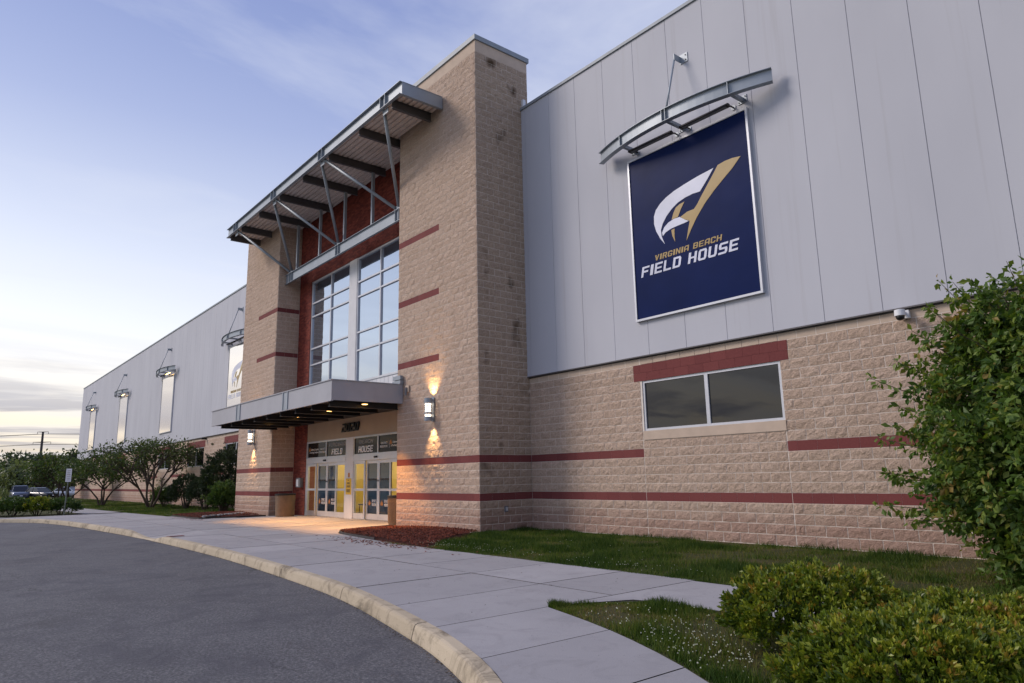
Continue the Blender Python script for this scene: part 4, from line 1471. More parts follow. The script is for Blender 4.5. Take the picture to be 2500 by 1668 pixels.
def kerb_y(x):
    return float(np.interp(x, KCn[:, 0], KCn[:, 1]))


def gsheet(name, mat, x0, x1, y0, y1, nx, ny, z, zn):
    xs, ys = np.linspace(x0, x1, nx), np.linspace(y0, y1, ny)
    X, Y = np.meshgrid(xs, ys)
    Z = z + zn * RNG.standard_normal(X.shape)
    V = np.stack([X.ravel(), Y.ravel(), Z.ravel()], 1)
    i = np.arange((nx - 1) * (ny - 1))
    r, c_ = i // (nx - 1), i % (nx - 1)
    a = r * nx + c_
    F = np.stack([a, a + 1, a + nx + 1, a + nx], 1)
    return V, F


sheet('ground', 'field_ground', [(-2500, -2500), (2500, -2500), (2500, 2500), (-2500, 2500)], -0.32)
kr = [(x, y) for x, y in KC]
road_pts = [(-34, -60)] + [(x, y + 0.02) for x, y in KC] + [(15.35, -60)]
sheet('road', 'asphalt', road_pts, -0.15)
sheet('parking_lot', 'asphalt', [(-125, -50), (-62, -40), (-62, -7.2), (-84, -2), (-125, 10)], -0.20)

# kerb: separate stones with joints
kd = np.concatenate([[0], np.cumsum(np.linalg.norm(np.diff(KCn, axis=0), axis=1))])


def kerb_at(s):
    x = np.interp(s, kd, KCn[:, 0])
    y = np.interp(s, kd, KCn[:, 1])
    x2, y2 = np.interp(s + 0.05, kd, KCn[:, 0]), np.interp(s + 0.05, kd, KCn[:, 1])
    x1_, y1_ = np.interp(s - 0.05, kd, KCn[:, 0]), np.interp(s - 0.05, kd, KCn[:, 1])
    dx_, dy_ = x2 - x1_, y2 - y1_
    l_ = math.hypot(dx_, dy_) or 1
    return x, y, dy_ / l_, -dx_ / l_      # point and outward (road-side) normal


def s_of_x(x):
    return float(np.interp(x, KCn[:, 0], kd))


joints = [s_of_x(x) for x in (-33.5, -30.5, -27.6, -24.6, -21.5, -18.4, -15.4, -12.4, -9.6, -8.2, -7.2, -6.1, -3.1, -0.2, 2.72, 3.05, 5.96, 8.78)]
e_ = s_of_x(8.78)
while e_ + 2.9 < kd[-1]:
    e_ += 2.9
    joints.append(e_)
kerb = bpy.data.objects.new('kerb', None)
COL.objects.link(kerb)
kerb['kind'] = 'structure'


def kerb_drop(x):
    return float(np.interp(x, [-10.2, -8.4, -7.3, -6.3], [0, 0.12, 0.12, 0]))


for s0, s1 in zip(joints, joints[1:]):
    n = max(2, int((s1 - s0) / 0.3))
    vs, fs = [], []
    jz = random.uniform(-0.003, 0.003)
    for i in range(n + 1):
        s = s0 + 0.011 + (s1 - s0 - 0.022) * i / n
        x, y, nx_, ny_ = kerb_at(s)
        dr = kerb_drop(x)
        w = 0.15
        topz = 0.012 - dr + jz
        prof = [(0.0, -0.3), (0.0, topz - 0.006), (0.008, topz), (w - 0.045, topz - 0.004 + random.uniform(-0.002, 0.002)), (w - 0.018, topz - 0.016), (w - 0.003, topz - 0.045), (w + 0.022, min(-0.13, topz - 0.05)), (w + 0.024, -0.3)]
        for d_, z in prof:
            vs.append((x + nx_ * d_, y + ny_ * d_, z))
    k_ = 8
    for i in range(n):
        for j in range(k_ - 1):
            a = i * k_ + j
            fs.append((a, a + 1, a + k_ + 1, a + k_))
    fs.append(tuple(range(k_))[::-1])
    fs.append(tuple(n * k_ + j for j in range(k_)))
    mb = MB().add(vs, fs)
    o = mb.build('kerb_stone', 'kerb_concrete', kerb, recalc=True)
    setrnd(o.data, random.random() * 0.7)

# pavement slabs in strips; each slab an own piece with open joints
pave = MB()
pave_o = bpy.data.objects.new('pavement', None)
COL.objects.link(pave_o)
pave_o['kind'] = 'structure'
WEDGE_LOW = [(8.9, -7.60), (10.4, -8.05), (11.97, -8.78), (13.2, -9.7), (14.6, -11.2), (16.2, -13.6), (17.0, -16.0), (17.2, -18)]
wl_ = np.array(catmull(WEDGE_LOW, 6))


def slab_strip(xs, lo, hi, ycuts, dz=None):
    for xa, xb in zip(xs, xs[1:]):
        n = max(2, int((xb - xa) / 0.35))
        X = [xa + 0.008 + (xb - xa - 0.016) * i / n for i in range(n + 1)]
        yc = [-99] + list(ycuts) + [99]
        for y0, y1 in zip(yc, yc[1:]):
            L_ = [(x, max(y0 + 0.008, lo(x))) for x in X]
            U_ = [(x, min(y1 - 0.008, hi(x))) for x in X]
            seg = [(l, u) for l, u in zip(L_, U_) if u[1] - l[1] > 0.02]
            if len(seg) < 2:
                continue
            vs, fs = [], []
            jz = random.uniform(-0.003, 0.002)
            for l, u in seg:
                for (x, y) in (l, u):
                    zz = jz + (dz(x, y) if dz else 0)
                    vs.append((x, y, zz))
                    vs.append((x, y, -0.147))
            for i in range(len(seg) - 1):
                a = 4 * i
                fs += [(a, a + 4, a + 6, a + 2), (a, a + 1, a + 5, a + 4), (a + 2, a + 6, a + 7, a + 3)]
            fs += [(0, 2, 3, 1), (4 * len(seg) - 4, 4 * len(seg) - 3, 4 * len(seg) - 1, 4 * len(seg) - 2)]
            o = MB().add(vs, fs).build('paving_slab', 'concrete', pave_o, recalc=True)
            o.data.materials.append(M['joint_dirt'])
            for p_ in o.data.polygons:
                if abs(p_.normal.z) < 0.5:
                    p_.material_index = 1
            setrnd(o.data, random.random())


def ramp_dz(x, y):
    d = kerb_drop(x)
    return -d * float(np.clip((-6.6 - y) / (-6.6 - kerb_y(x) + 1e-6), 0, 1)) if d > 0 else 0.0


MUL_R = [(-4.45, -1.9), (-4.35, -2.9), (-4.0, -3.9), (-3.4, -4.30), (-2.4, -4.45), (0.0, -4.72), (2.3, -4.88)]
mr = np.array(catmull(MUL_R, 6))
mr_x = np.maximum.accumulate(mr[:, 0])


def inner_y(x):
    if x > 2.3:
        return -4.88
    if x > -3.55:
        return float(np.interp(x, [-3.6, -3.0, -2.0, 0.0, 2.3], [-4.22, -4.36, -4.5, -4.72, -4.88]))
    if x > -15.3:
        return -0.66 if OPEN[0] < x < OPEN[1] else (BY - 0.01 if LPX[1] < x < RPX[0] else -1.9)
    if x > -19.0:
        return -4.66
    return float(np.interp(x, [-75, -39, -25, -19], [-6.4, -5.52, -5.13, -4.8]))


def inner_y2(x):
    # plaza edge where the mulch beds curve in beside the piers
    y = inner_y(x)
    if -4.5 < x <= -3.55:
        y = float(np.interp(x, [-4.5, -4.3, -4.0, -3.55], [-1.9, -3.0, -3.75, -4.2]))
    if -15.5 < x < -14.9:
        y = float(np.interp(x, [-15.5, -14.9], [-4.55, -1.95]))
    return y


xs_main = [-26.2, -24.6, -22.9, -21.3, -19.6, -18.0, -16.4, -14.8, -13.2, -11.6, -10.0, -8.4, -7.3, -5.9, -4.4, -2.9, -1.3, 0.1, 1.55, 3.0, 4.52, 6.06, 7.66, 9.0]
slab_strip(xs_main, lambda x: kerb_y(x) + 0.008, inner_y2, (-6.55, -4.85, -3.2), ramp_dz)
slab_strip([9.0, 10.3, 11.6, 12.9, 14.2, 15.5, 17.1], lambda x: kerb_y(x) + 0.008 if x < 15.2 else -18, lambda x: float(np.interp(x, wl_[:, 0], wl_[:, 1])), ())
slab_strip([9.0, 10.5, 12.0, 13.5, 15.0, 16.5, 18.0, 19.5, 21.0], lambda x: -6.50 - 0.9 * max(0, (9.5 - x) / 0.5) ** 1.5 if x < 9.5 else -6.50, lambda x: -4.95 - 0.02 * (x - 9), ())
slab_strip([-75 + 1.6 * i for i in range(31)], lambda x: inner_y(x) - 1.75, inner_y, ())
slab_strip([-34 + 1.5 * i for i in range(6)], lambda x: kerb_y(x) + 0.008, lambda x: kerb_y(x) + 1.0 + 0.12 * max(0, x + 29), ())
sheet('pavement_bed', 'joint_dirt', [(x, y + 0.004) for x, y in KC if x > -34] + [(17.1, -18), (17.1, -13), (21.2, -6.5), (21.2, -4.95), (2.3, -4.86), (-3.55, -4.15), (-4.4, -0.7), (-15.0, -0.7), (-15.5, -4.6), (-34, -5.3), (-34, -8.5)], -0.138)
sheet('pavement_bed', 'joint_dirt', [(-6.2, -7.9)] + [(x, y + 0.004) for x, y in KC if -6.2 < x < 15.2] + [(17.1, -18), (17.1, -13), (21.2, -6.5), (21.2, -4.97), (2.3, -4.90), (-3.4, -4.35), (-4.6, -0.7), (-6.2, -0.7)], -0.014)
tpl = MB()
tpl.box(-7.25, -6.2, -7.93, -7.5, 0.003, 0.010)
tpo = tpl.build('tactile_plate', 'tactile_plate')
for v in tpo.data.vertices:
    v.co.z += ramp_dz(v.co.x, v.co.y)
tag(tpo, 'dark red tactile plate at the dropped kerb', 'tactile plate')
dom = MB()
for i in range(11):
    for j in range(5):
        x, y = -7.19 + 0.094 * i, -7.90 + 0.09 * j
        dom.lathe(x, y, [(0.03, 0.009 + ramp_dz(x, y)), (0.02, 0.016 + ramp_dz(x, y))], 6)
dom.build('raised_domes', 'tactile_plate', tpo)

# ------------------------------------------------------------------ lawns
lawn_r = [(2.3, -4.87), (16, -5.06), (24, -5.2), (24, 0.1), (0.02, 0.1), (0.02, -1.9), (0.6, -3.2)]
sheet('lawn', 'lawn_soil', [(0.02, -4.74), (2.3, -4.875), (9, -4.945), (24, -5.25), (24, 0.05), (0.02, 0.05)], -0.012)
sheet('lawn', 'lawn_soil', [(-80, -6.5), (-39, -5.50), (-25, -5.11), (-19.0, -4.7), (-15.5, -4.6), (-15.1, -1.8), (-19.4, -1.8), (-19.4, 0.05), (-80.9, 0.05)], -0.012)
wedge = [(8.98, -7.56)] + [tuple(p) for p in wl_ if p[0] > 9.0] + [(22, -18), (22, -6.52), (9.6, -6.52), (9.25, -6.9)]
sheet('lawn', 'lawn_soil', wedge, -0.010)
sheet('planting_island', 'lawn_soil', [(-26.1, -7.9), (-26.6, -9.2), (-28, -11.0), (-34, -15.5), (-60, -25), (-60, -8.2), (-28.2, -6.95)], -0.02)


def vnoise(P, fr, seed):
    gr = np.random.default_rng(seed).random((64, 64))
    x, y = P[:, 0] * fr, P[:, 1] * fr
    i, j = np.floor(x).astype(int), np.floor(y).astype(int)
    u, v = x - i, y - j
    u, v = u * u * (3 - 2 * u), v * v * (3 - 2 * v)
    a, b = gr[i % 64, j % 64], gr[(i + 1) % 64, j % 64]
    c_, d = gr[i % 64, (j + 1) % 64], gr[(i + 1) % 64, (j + 1) % 64]
    return (a * (1 - u) + b * u) * (1 - v) + (c_ * (1 - u) + d * u) * v


def blades(n, sampler, hmin, hmax, w, patch=1.0, seed=1):
    g = np.random.default_rng(seed)
    P = sampler(n, g)
    n = len(P)
    h = g.uniform(hmin, hmax, n)
    nz = vnoise(P, 1.7, 5) * 0.6 + vnoise(P, 5.0, 6) * 0.4
    nz = np.clip((nz - 0.5) * 2.2 + 0.5, 0, 1)
    bare = np.clip((vnoise(P, 0.8, 7) * 0.55 + vnoise(P, 2.4, 8) * 0.45 - 0.5) * 3.0 + 0.42, 0, 1)
    keep = g.random(n) > bare ** 1.3 * 0.92
    P, h, nz, bare = P[keep], h[keep], nz[keep], bare[keep]
    n = len(P)
    h *= 0.35 + 1.15 * nz
    a = g.uniform(0, 2 * np.pi, n)
    ww = g.uniform(0.6, 1.3, n) * w
    l = g.uniform(0.1, 0.75, n) * h
    la = g.uniform(0, 2 * np.pi, n)
    V = np.zeros((n, 3, 3))
    V[:, 0] = P + np.stack([np.cos(a) * ww, np.sin(a) * ww, 0 * a], 1)
    V[:, 1] = P - np.stack([np.cos(a) * ww, np.sin(a) * ww, 0 * a], 1)
    V[:, 2] = P + np.stack([np.cos(la) * l, np.sin(la) * l, h], 1)
    rnd = np.clip(-0.05 + 0.34 * (1 - nz) + 0.58 * bare + g.normal(0, 0.20, n), 0, 1)
    F = np.arange(3 * n).reshape(n, 3)
    return V.reshape(-1, 3), F, rnd


def rect_s(x0, x1, y0f, y1f, z=-0.012, bias=None):
    def f(n, g):
        x = g.uniform(x0, x1, n) if bias is None else x0 + (x1 - x0) * g.random(n) ** bias
        a, b = np.vectorize(y0f)(x), np.vectorize(y1f)(x)
        y = a + (b - a) * g.random(n)
        return np.stack([x, y, np.full(n, z)], 1)
    return f


wedge_lo = lambda x: float(np.interp(x, wl_[:, 0], wl_[:, 1])) + 0.02
wedge_hi = lambda x: -6.54 if x > 9.6 else -7.55 + (x - 8.98) * 1.6


def grass(name_label, parts):
    Vs, Fs, Rs, o_ = [], [], [], 0
    for V, F, r in parts:
        Vs.append(V)
        Fs.append(F + o_)
        Rs.append(r)
        o_ += len(V)
    o = link('grass', np_mesh('grass', np.concatenate(Vs), np.concatenate(Fs), np.concatenate(Rs)), 'grass_blade')
    tag(o, name_label, 'grass', kind='stuff')


grass('short patchy grass between the pavement and the block wall', [blades(150000, rect_s(0.05, 15.5, lambda x: -4.84 - 0.02 * max(0, x - 9) + 0.0 if x > 2.2 else float(np.interp(x, [0, 1.0, 2.2], [-2.0, -3.6, -4.8])), lambda x: -0.06), 0.025, 0.10, 0.0052, seed=2),
      blades(9000, rect_s(0.3, 15.5, lambda x: -4.93 - 0.02 * max(0, x - 9), lambda x: -4.84 - 0.02 * max(0, x - 9)), 0.02, 0.05, 0.004, seed=12)])
grass('clover and grass in the wedge beside the clipped shrubs', [blades(60000, rect_s(9.0, 14.8, wedge_lo, wedge_hi, -0.010), 0.025, 0.10, 0.005, seed=3)])
grass('mown grass around the small trees', [blades(60000, rect_s(-75, -19.5, lambda x: inner_y(x) + 0.03, lambda x: -0.1, bias=0.6), 0.03, 0.09, 0.011, seed=4)])


def flowers(label, spots, seed):
    g = np.random.default_rng(seed)
    V, F, R = [], [], []
    o_ = 0
    ico = np.array([(0, 0, 1), (0.9, 0, 0.1), (0, 0.9, 0.1), (-0.9, 0, 0.1), (0, -0.9, 0.1), (0, 0, -0.6)])
    fc = np.array([(0, 1, 2), (0, 2, 3), (0, 3, 4), (0, 4, 1), (5, 2, 1), (5, 3, 2), (5, 4, 3), (5, 1, 4)])
    for (cx, cy, sx2, sy2, n) in spots:
        P = np.stack([g.normal(cx, sx2, n), g.normal(cy, sy2, n), g.uniform(0.03, 0.08, n)], 1)
        for p in P:
            if p[1] < -4.86 - 0.02 * max(0, p[0] - 9) and p[1] > -6.5 or (p[0] < 13.6 and p[1] < -6.5 and not (wedge_lo(p[0]) < p[1] < wedge_hi(p[0]) and p[0] > 9.1)):
                continue
            r = g.uniform(0.006, 0.010)
            V.append(p + ico * r)
            F.append(fc + o_)
            o_ += 6
            R.append(np.full(8, g.random()))
    o = link('clover_flowers', np_mesh('clover_flowers', np.concatenate(V), np.concatenate(F), np.concatenate(R)), 'clover_flower')
    tag(o, label, 'flowers', kind='stuff')


flowers('white clover flowers dotted in the grass strip by the wall', [(2.6, -4.5, 0.8, 0.22, 110), (4.2, -4.45, 0.7, 0.2, 40), (7.2, -4.6, 0.9, 0.2, 60), (3.5, -3.0, 2.2, 0.9, 20)], 5)
flowers('white clover flowers in the grass wedge', [(11.2, -7.9, 0.55, 0.30, 150), (10.4, -7.5, 0.5, 0.3, 70), (11.8, -8.3, 0.4, 0.25, 90), (12.6, -8.6, 0.4, 0.3, 60)], 6)


# ------------------------------------------------------------------ mulch beds
def mulch(label, outline, ridge, seed, nchip, spill):
    g = np.random.default_rng(seed)
    poly = np.array(outline)

    def inside(P):
        x, y = P[:, 0], P[:, 1]
        c_ = np.zeros(len(P), bool)
        j = len(poly) - 1
        for i in range(len(poly)):
            xi, yi = poly[i]
            xj, yj = poly[j]
            t_ = ((yi > y) != (yj > y)) & (x < (xj - xi) * (y - yi) / (yj - yi + 1e-12) + xi)
            c_ ^= t_
            j = i
        return c_

    cen = poly.mean(0)
    rings = [1.0, 0.85, 0.6, 0.3, 0.0]
    hz = [-0.012, 0.03, 0.07, 0.10, 0.11]
    vs, fs = [], []
    n = len(poly)
    for r, h in zip(rings, hz):
        for p in poly:
            q = cen + (p - cen) * r
            vs.append((q[0], q[1], h + (g.normal(0, 0.008) if r < 1 else 0)))
    for k_ in range(4):
        for i in range(n):
            a, b = k_ * n + i, k_ * n + (i + 1) % n
            fs.append((a, b, b + n, a + n))
    bed = MB().add(vs, fs).build('mulch_bed', 'mulch_base', None, recalc=True)
    tag(bed, label, 'mulch bed', kind='stuff')
    mn, mx2 = poly.min(0), poly.max(0)
    P = g.uniform(mn, mx2, (nchip * 3, 2))
    P = P[inside(P)][:nchip]
    d = np.array([min(1, np.min(np.linalg.norm(poly - p, axis=1)) / 0.8) for p in P])
    ce = np.linalg.norm(P - cen, axis=1) / (np.linalg.norm(poly - cen, axis=1).max())
    Z = np.interp(ce, [0, 0.3, 0.6, 0.85, 1.0], [0.115, 0.105, 0.075, 0.035, 0.012])
    if spill is not None:
        S = np.stack([g.normal(spill[0], spill[2], spill[4]), g.normal(spill[1], spill[3], spill[4])], 1)
        P = np.concatenate([P, S])
        Z = np.concatenate([Z, np.full(len(S), 0.006)])
    n = len(P)
    l = g.uniform(0.018, 0.05, n)
    w = g.uniform(0.006, 0.014, n)
    a = g.uniform(0, 2 * np.pi, n)
    ti = g.normal(0, 0.35, n) * np.where(Z < 0.007, 0.15, 1)
    u = np.stack([np.cos(a) * np.cos(ti), np.sin(a) * np.cos(ti), np.sin(ti)], 1)
    s_ = np.stack([-np.sin(a), np.cos(a), 0 * a], 1)
    c3 = np.concatenate([P, Z[:, None]], 1)
    V = np.stack([c3 - u * l[:, None] - s_ * w[:, None], c3 + u * l[:, None] - s_ * w[:, None], c3 + u * l[:, None] + s_ * w[:, None], c3 - u * l[:, None] + s_ * w[:, None], c3 + np.array([0, 0, 1]) * w[:, None]], 1)
    i = np.arange(n)[:, None] * 5
    F = np.concatenate([np.concatenate([i + a_, i + b_, i + 4], 1) for a_, b_ in ((0, 1), (1, 2), (2, 3), (3, 0))])
    R = np.tile(g.random(n), 4)
    o = link('bark_chips', np_mesh('bark_chips', V.reshape(-1, 3), F, R), 'mulch_chip', bed)
    o['kind'] = 'stuff'
    # edging strip
    ed = MB()
    for a_, b_ in ridge:
        dx_, dy_ = b_[0] - a_[0], b_[1] - a_[1]
        l_ = math.hypot(dx_, dy_)
        nx_, ny_ = -dy_ / l_ * 0.02, dx_ / l_ * 0.02
        ed.add([(a_[0], a_[1], -0.02), (b_[0], b_[1], -0.02), (b_[0] + nx_, b_[1] + ny_, -0.02), (a_[0] + nx_, a_[1] + ny_, -0.02), (a_[0], a_[1], 0.05), (b_[0], b_[1], 0.05), (b_[0] + nx_, b_[1] + ny_, 0.05), (a_[0] + nx_, a_[1] + ny_, 0.05)],
               [(0, 3, 2, 1), (4, 5, 6, 7), (0, 1, 5, 4), (1, 2, 6, 5), (2, 3, 7, 6), (3, 0, 4, 7)])
    ed.build('edging', 'bed_edging', bed)
    return bed


er = [(-4.40, -1.95), (-4.30, -2.9), (-4.0, -3.72), (-3.5, -4.15), (-2.9, -4.34), (-2.0, -4.48), (-0.6, -4.63)]
mulch('dark red mulch bed at the foot of the nearer stone pier', er + [(0.9, -4.77), (1.9, -4.80), (1.5, -4.2), (0.8, -3.3), (0.25, -2.3), (0.0, -1.9), (-2, -1.88)], list(zip(er, er[1:])), 8, 7000, (0.6, -5.0, 1.3, 0.25, 260))
el = [(-14.95, -2.0), (-15.1, -3.2), (-15.5, -4.52), (-16.4, -4.62), (-17.6, -4.66), (-19.0, -4.7)]
mulch('dark red mulch bed at the foot of the far stone pier', el + [(-20.6, -3.9), (-21.0, -2.2), (-20.4, -1.0), (-19.45, -0.9), (-19.44, -1.9), (-17.2, -1.9)], list(zip(el, el[1:])), 9, 4500, (-15.6, -4.9, 0.8, 0.2, 60))
# river stones laid in a strip: each a piece
sto = bpy.data.objects.new('stone_strip', None)
COL.objects.link(sto)
sto.location = (-15.6, -3.2, 0.05)
tag(sto, 'strip of grey river stones across the far mulch bed', 'stones')
for i in range(70):
    t_ = random.random()
    cxs = -15.35 - 1.9 * t_ + random.gauss(0, 0.10)
    cys = -4.35 + 2.2 * t_ + random.gauss(0, 0.12)
    r = random.uniform(0.045, 0.09)
    pr_ = []
    mb = MB().lathe(cxs, cys, [(r * 0.5, 0.03), (r, 0.05 + r * 0.25), (r * 0.8, 0.05 + r * 0.6), (r * 0.3, 0.05 + r * 0.75)], 7)
    mb.v = [(x + random.gauss(0, r * 0.1), y + random.gauss(0, r * 0.1), z + 0.02) for x, y, z in mb.v]
    o = mb.build('river_stone', 'river_stone', sto, True)
    setrnd(o.data, random.random())


# fallen leaf bits and grit: along the foot of the kerb and here and there on the walk
def litter(label, P, size, seed):
    g = np.random.default_rng(seed)
    n = len(P)
    a = g.uniform(0, 2 * np.pi, n)
    l = g.uniform(0.4, 1.5, n) * size
    w = l * g.uniform(0.3, 0.8, n)
    u, v = np.stack([np.cos(a), np.sin(a), 0 * a], 1), np.stack([-np.sin(a), np.cos(a), 0 * a], 1)
    top = P + np.array([0, 0, 1.0]) * (l * 0.25)[:, None]
    V = np.stack([P - u * l[:, None], P + v * w[:, None], P + u * l[:, None], P - v * w[:, None], top], 1).reshape(-1, 3)
    k = np.arange(n)[:, None] * 5
    F = np.concatenate([np.concatenate([k + p, k + q, k + 4], 1) for p, q in ((1, 0), (2, 1), (3, 2), (0, 3))])
    o = link('leaf_litter', np_mesh('leaf_litter', V, F, np.tile(g.random(n), 4)), 'litter_bits')
    tag(o, label, 'litter', kind='stuff')


leafmat('litter_bits', [(0, (0.030, 0.024, 0.018)), (0.7, (0.075, 0.055, 0.035)), (1, (0.16, 0.10, 0.05))], 0.0, 0.9)
gl_ = np.random.default_rng(77)
pts_ = []
for s_ in gl_.uniform(s_of_x(-24), kd[-1] - 1, 2600):
    x, y, nx_, ny_ = kerb_at(s_)
    d_ = 0.178 + abs(gl_.normal(0, 0.05)) * (0.4 + 1.2 * (0.5 + 0.5 * math.sin(s_ * 1.7)) * (0.5 + 0.5 * math.sin(s_ * 0.6 + 1)))
    pts_.append((x + nx_ * d_, y + ny_ * d_, -0.149))
litter('dark grit and leaf bits along the foot of the kerb', np.array(pts_), 0.011, 78)
xs_ = gl_.uniform(-22, 12, 420)
pts_ = [(x, y, 0.003) for x, y in zip(xs_, gl_.uniform(-9.5, -4.9, 420)) if y > kerb_y(x) + 0.1 and not (x > 8.8 and y < -6.5)]
litter('scattered dark leaf bits on the pavement', np.array(pts_), 0.012, 79)

# ------------------------------------------------------------------ litter bins
def bin_(x, y, meshy, label):
    b = thing('litter_bin', (x, y, 0.0), label, 'litter bin', 'round litter bins at the entrance')
    r = 0.40
    MB().lathe(x, y, [(r * 0.93, 0.004), (r * 0.95, 0.05), (r, 0.86), (r * 0.97, 0.865)], 32).build('bin_body', 'bin_body', b, False)
    if meshy:
        me2 = MB()
        for k in range(48):
            for s in (-1, 1):
                a0 = 2 * math.pi * k / 48
                pts = []
                for q in range(7):
                    z = 0.06 + 0.78 * q / 6
                    a = a0 + s * 1.1 * q / 6
                    rr2 = (0.95 + 0.05 * (z - 0.05) / 0.81) * r + 0.006
                    pts.append((x + rr2 * math.cos(a), y + rr2 * math.sin(a), z))
                me2.tube(pts, 0.006, 4, False)
        me2.build('expanded_mesh', 'bin_mesh', b)
    MB().lathe(x, y, [(r + 0.02, 0.862), (r + 0.03, 0.875), (r + 0.03, 0.91), (r * 0.9, 0.925), (r * 0.62, 0.93), (r * 0.60, 0.90), (r * 0.58, 0.88)], 32).build('rim', 'black_plastic', b, False)
    MB().lathe(x, y, [(r * 0.55, 0.70), (r * 0.57, 0.881)], 24).build('liner', 'interior_dark', b)
    return b


bin_(-13.83, -1.62, False, 'round brown litter bin with black rim beside the far stone pier')
bin_(-4.82, -1.42, True, 'brown mesh litter bin half hidden behind the nearer stone pier')

# ------------------------------------------------------------------ plants
def leafcloud(P, D, size, wr, seed, fold=0.25, rnd=None):
    """kite leaves at P pointing along D"""
    g = np.random.default_rng(seed)
    n = len(P)
    D = D / (np.linalg.norm(D, axis=1, keepdims=True) + 1e-9)
    s = g.uniform(0.55, 1.4, n)[:, None] * size
    r = g.normal(size=(n, 3))
    S = np.cross(D, r)
    S /= np.linalg.norm(S, axis=1, keepdims=True) + 1e-9
    N = np.cross(S, D)
    V = np.stack([P, P + D * s * 0.5 + S * s * wr * 0.5 + N * s * fold * 0.3, P + D * s + N * s * g.uniform(-0.2, 0.1, n)[:, None], P + D * s * 0.5 - S * s * wr * 0.5 + N * s * fold * 0.3], 1)
    i = np.arange(n)[:, None] * 4
    F = np.concatenate([np.concatenate([i, i + 1, i + 2], 1), np.concatenate([i, i + 2, i + 3], 1)])
    rn = g.random(n) if rnd is None else rnd
    return V.reshape(-1, 3), F, np.tile(rn, 2)


def merge(parts):
    Vs, Fs, Rs, o_ = [], [], [], 0
    for V, F, r in parts:
        Vs.append(V)
        Fs.append(F + o_)
        Rs.append(r)
        o_ += len(V)
    return np.concatenate(Vs), np.concatenate(Fs), np.concatenate(Rs)


def foliage(parent, parts, mat, name='foliage'):
    o = link(name, np_mesh(name, *merge(parts)), mat, parent)
    o['kind'] = 'stuff'
    return o


def lump(d, seed, amp, fr=3.0):
    ph = np.random.default_rng(seed).uniform(0, 6.28, 9)
    return 1 + amp * (np.sin(fr * d[:, 0] * 1.3 + ph[0]) * np.sin(fr * d[:, 1] * 1.1 + ph[1]) + 0.7 * np.sin(fr * 2 * d[:, 2] + ph[2] + fr * d[:, 0]) * np.sin(fr * 1.9 * d[:, 1] + ph[3]))


def bush(name, loc, rx, ry, h, nclump, per, size, wr, mat, label, cat='shrub', group=None, seed=1, amp=0.10, shell=0.75, up=0.5, fr=4.0, stems=7, wild=0.0):
    g = np.random.default_rng(seed)
    b = thing(name, loc, label, cat, group)
    x, y, z = loc
    d = g.normal(size=(nclump, 3))
    d[:, 2] = np.abs(d[:, 2]) * 1.0 - 0.25
    d /= np.linalg.norm(d, axis=1, keepdims=True)
    rr = (shell + (1 - shell) * g.random(nclump) ** 0.5) * lump(d, seed, amp, fr)
    rr *= 1 + wild * np.abs(g.normal(size=nclump)) * (g.random(nclump) < 0.12)
    cz = h * 0.42
    P = np.stack([x + rx * d[:, 0] * rr, y + ry * d[:, 1] * rr, z + cz + (h - cz) * d[:, 2] * rr * np.where(d[:, 2] < 0, 0.9, 1)], 1)
    P[:, 2] = np.maximum(P[:, 2], z + 0.02)
    out = d * np.array([1, 1, 0.8]) + np.array([0, 0, up])
    out /= np.linalg.norm(out, axis=1, keepdims=True)
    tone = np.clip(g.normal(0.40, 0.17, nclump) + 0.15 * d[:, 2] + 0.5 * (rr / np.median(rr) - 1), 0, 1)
    PP = np.repeat(P, per, 0) + g.normal(0, size * 0.35, (nclump * per, 3))
    DD = np.repeat(out, per, 0) + g.normal(0, 0.55, (nclump * per, 3))
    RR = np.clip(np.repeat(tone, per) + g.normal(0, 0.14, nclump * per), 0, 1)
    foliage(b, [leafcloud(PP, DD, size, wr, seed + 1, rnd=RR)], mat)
    st = MB()
    for k_ in range(stems):
        a = 2 * math.pi * k_ / stems + g.uniform(-0.3, 0.3)
        e = Vector((x + rx * 0.6 * math.cos(a), y + ry * 0.6 * math.sin(a), z + h * 0.75))
        s0 = Vector((x + rx * 0.12 * math.cos(a), y + ry * 0.12 * math.sin(a), z - 0.03))
        mid = s0.lerp(e, 0.5) + Vector((0, 0, h * 0.1))
        st.tube([s0, mid, e], [0.018 * h + 0.006, 0.012 * h + 0.004, 0.004], 5)
    st.build('stems', 'bark', b)
    return b


# clipped mounds in the foreground
FB = 'clipped low shrubs in the foreground'
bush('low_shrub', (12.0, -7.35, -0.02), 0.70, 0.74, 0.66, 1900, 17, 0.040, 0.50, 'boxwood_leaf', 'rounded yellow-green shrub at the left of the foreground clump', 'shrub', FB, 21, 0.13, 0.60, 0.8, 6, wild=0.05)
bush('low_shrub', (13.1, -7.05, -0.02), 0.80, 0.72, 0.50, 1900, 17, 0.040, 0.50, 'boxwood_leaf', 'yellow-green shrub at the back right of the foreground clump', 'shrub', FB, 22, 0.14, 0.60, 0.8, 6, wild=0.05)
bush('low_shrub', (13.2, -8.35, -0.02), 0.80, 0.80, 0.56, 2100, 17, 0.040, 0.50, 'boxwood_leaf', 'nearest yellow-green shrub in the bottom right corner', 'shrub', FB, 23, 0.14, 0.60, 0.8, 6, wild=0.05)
bush('low_shrub', (14.1, -7.9, -0.02), 0.80, 0.80, 0.46, 1300, 17, 0.040, 0.50, 'boxwood_leaf', 'yellow-green shrub at the far right edge of the foreground clump', 'shrub', FB, 24, 0.14, 0.60, 0.8, 6, wild=0.05)


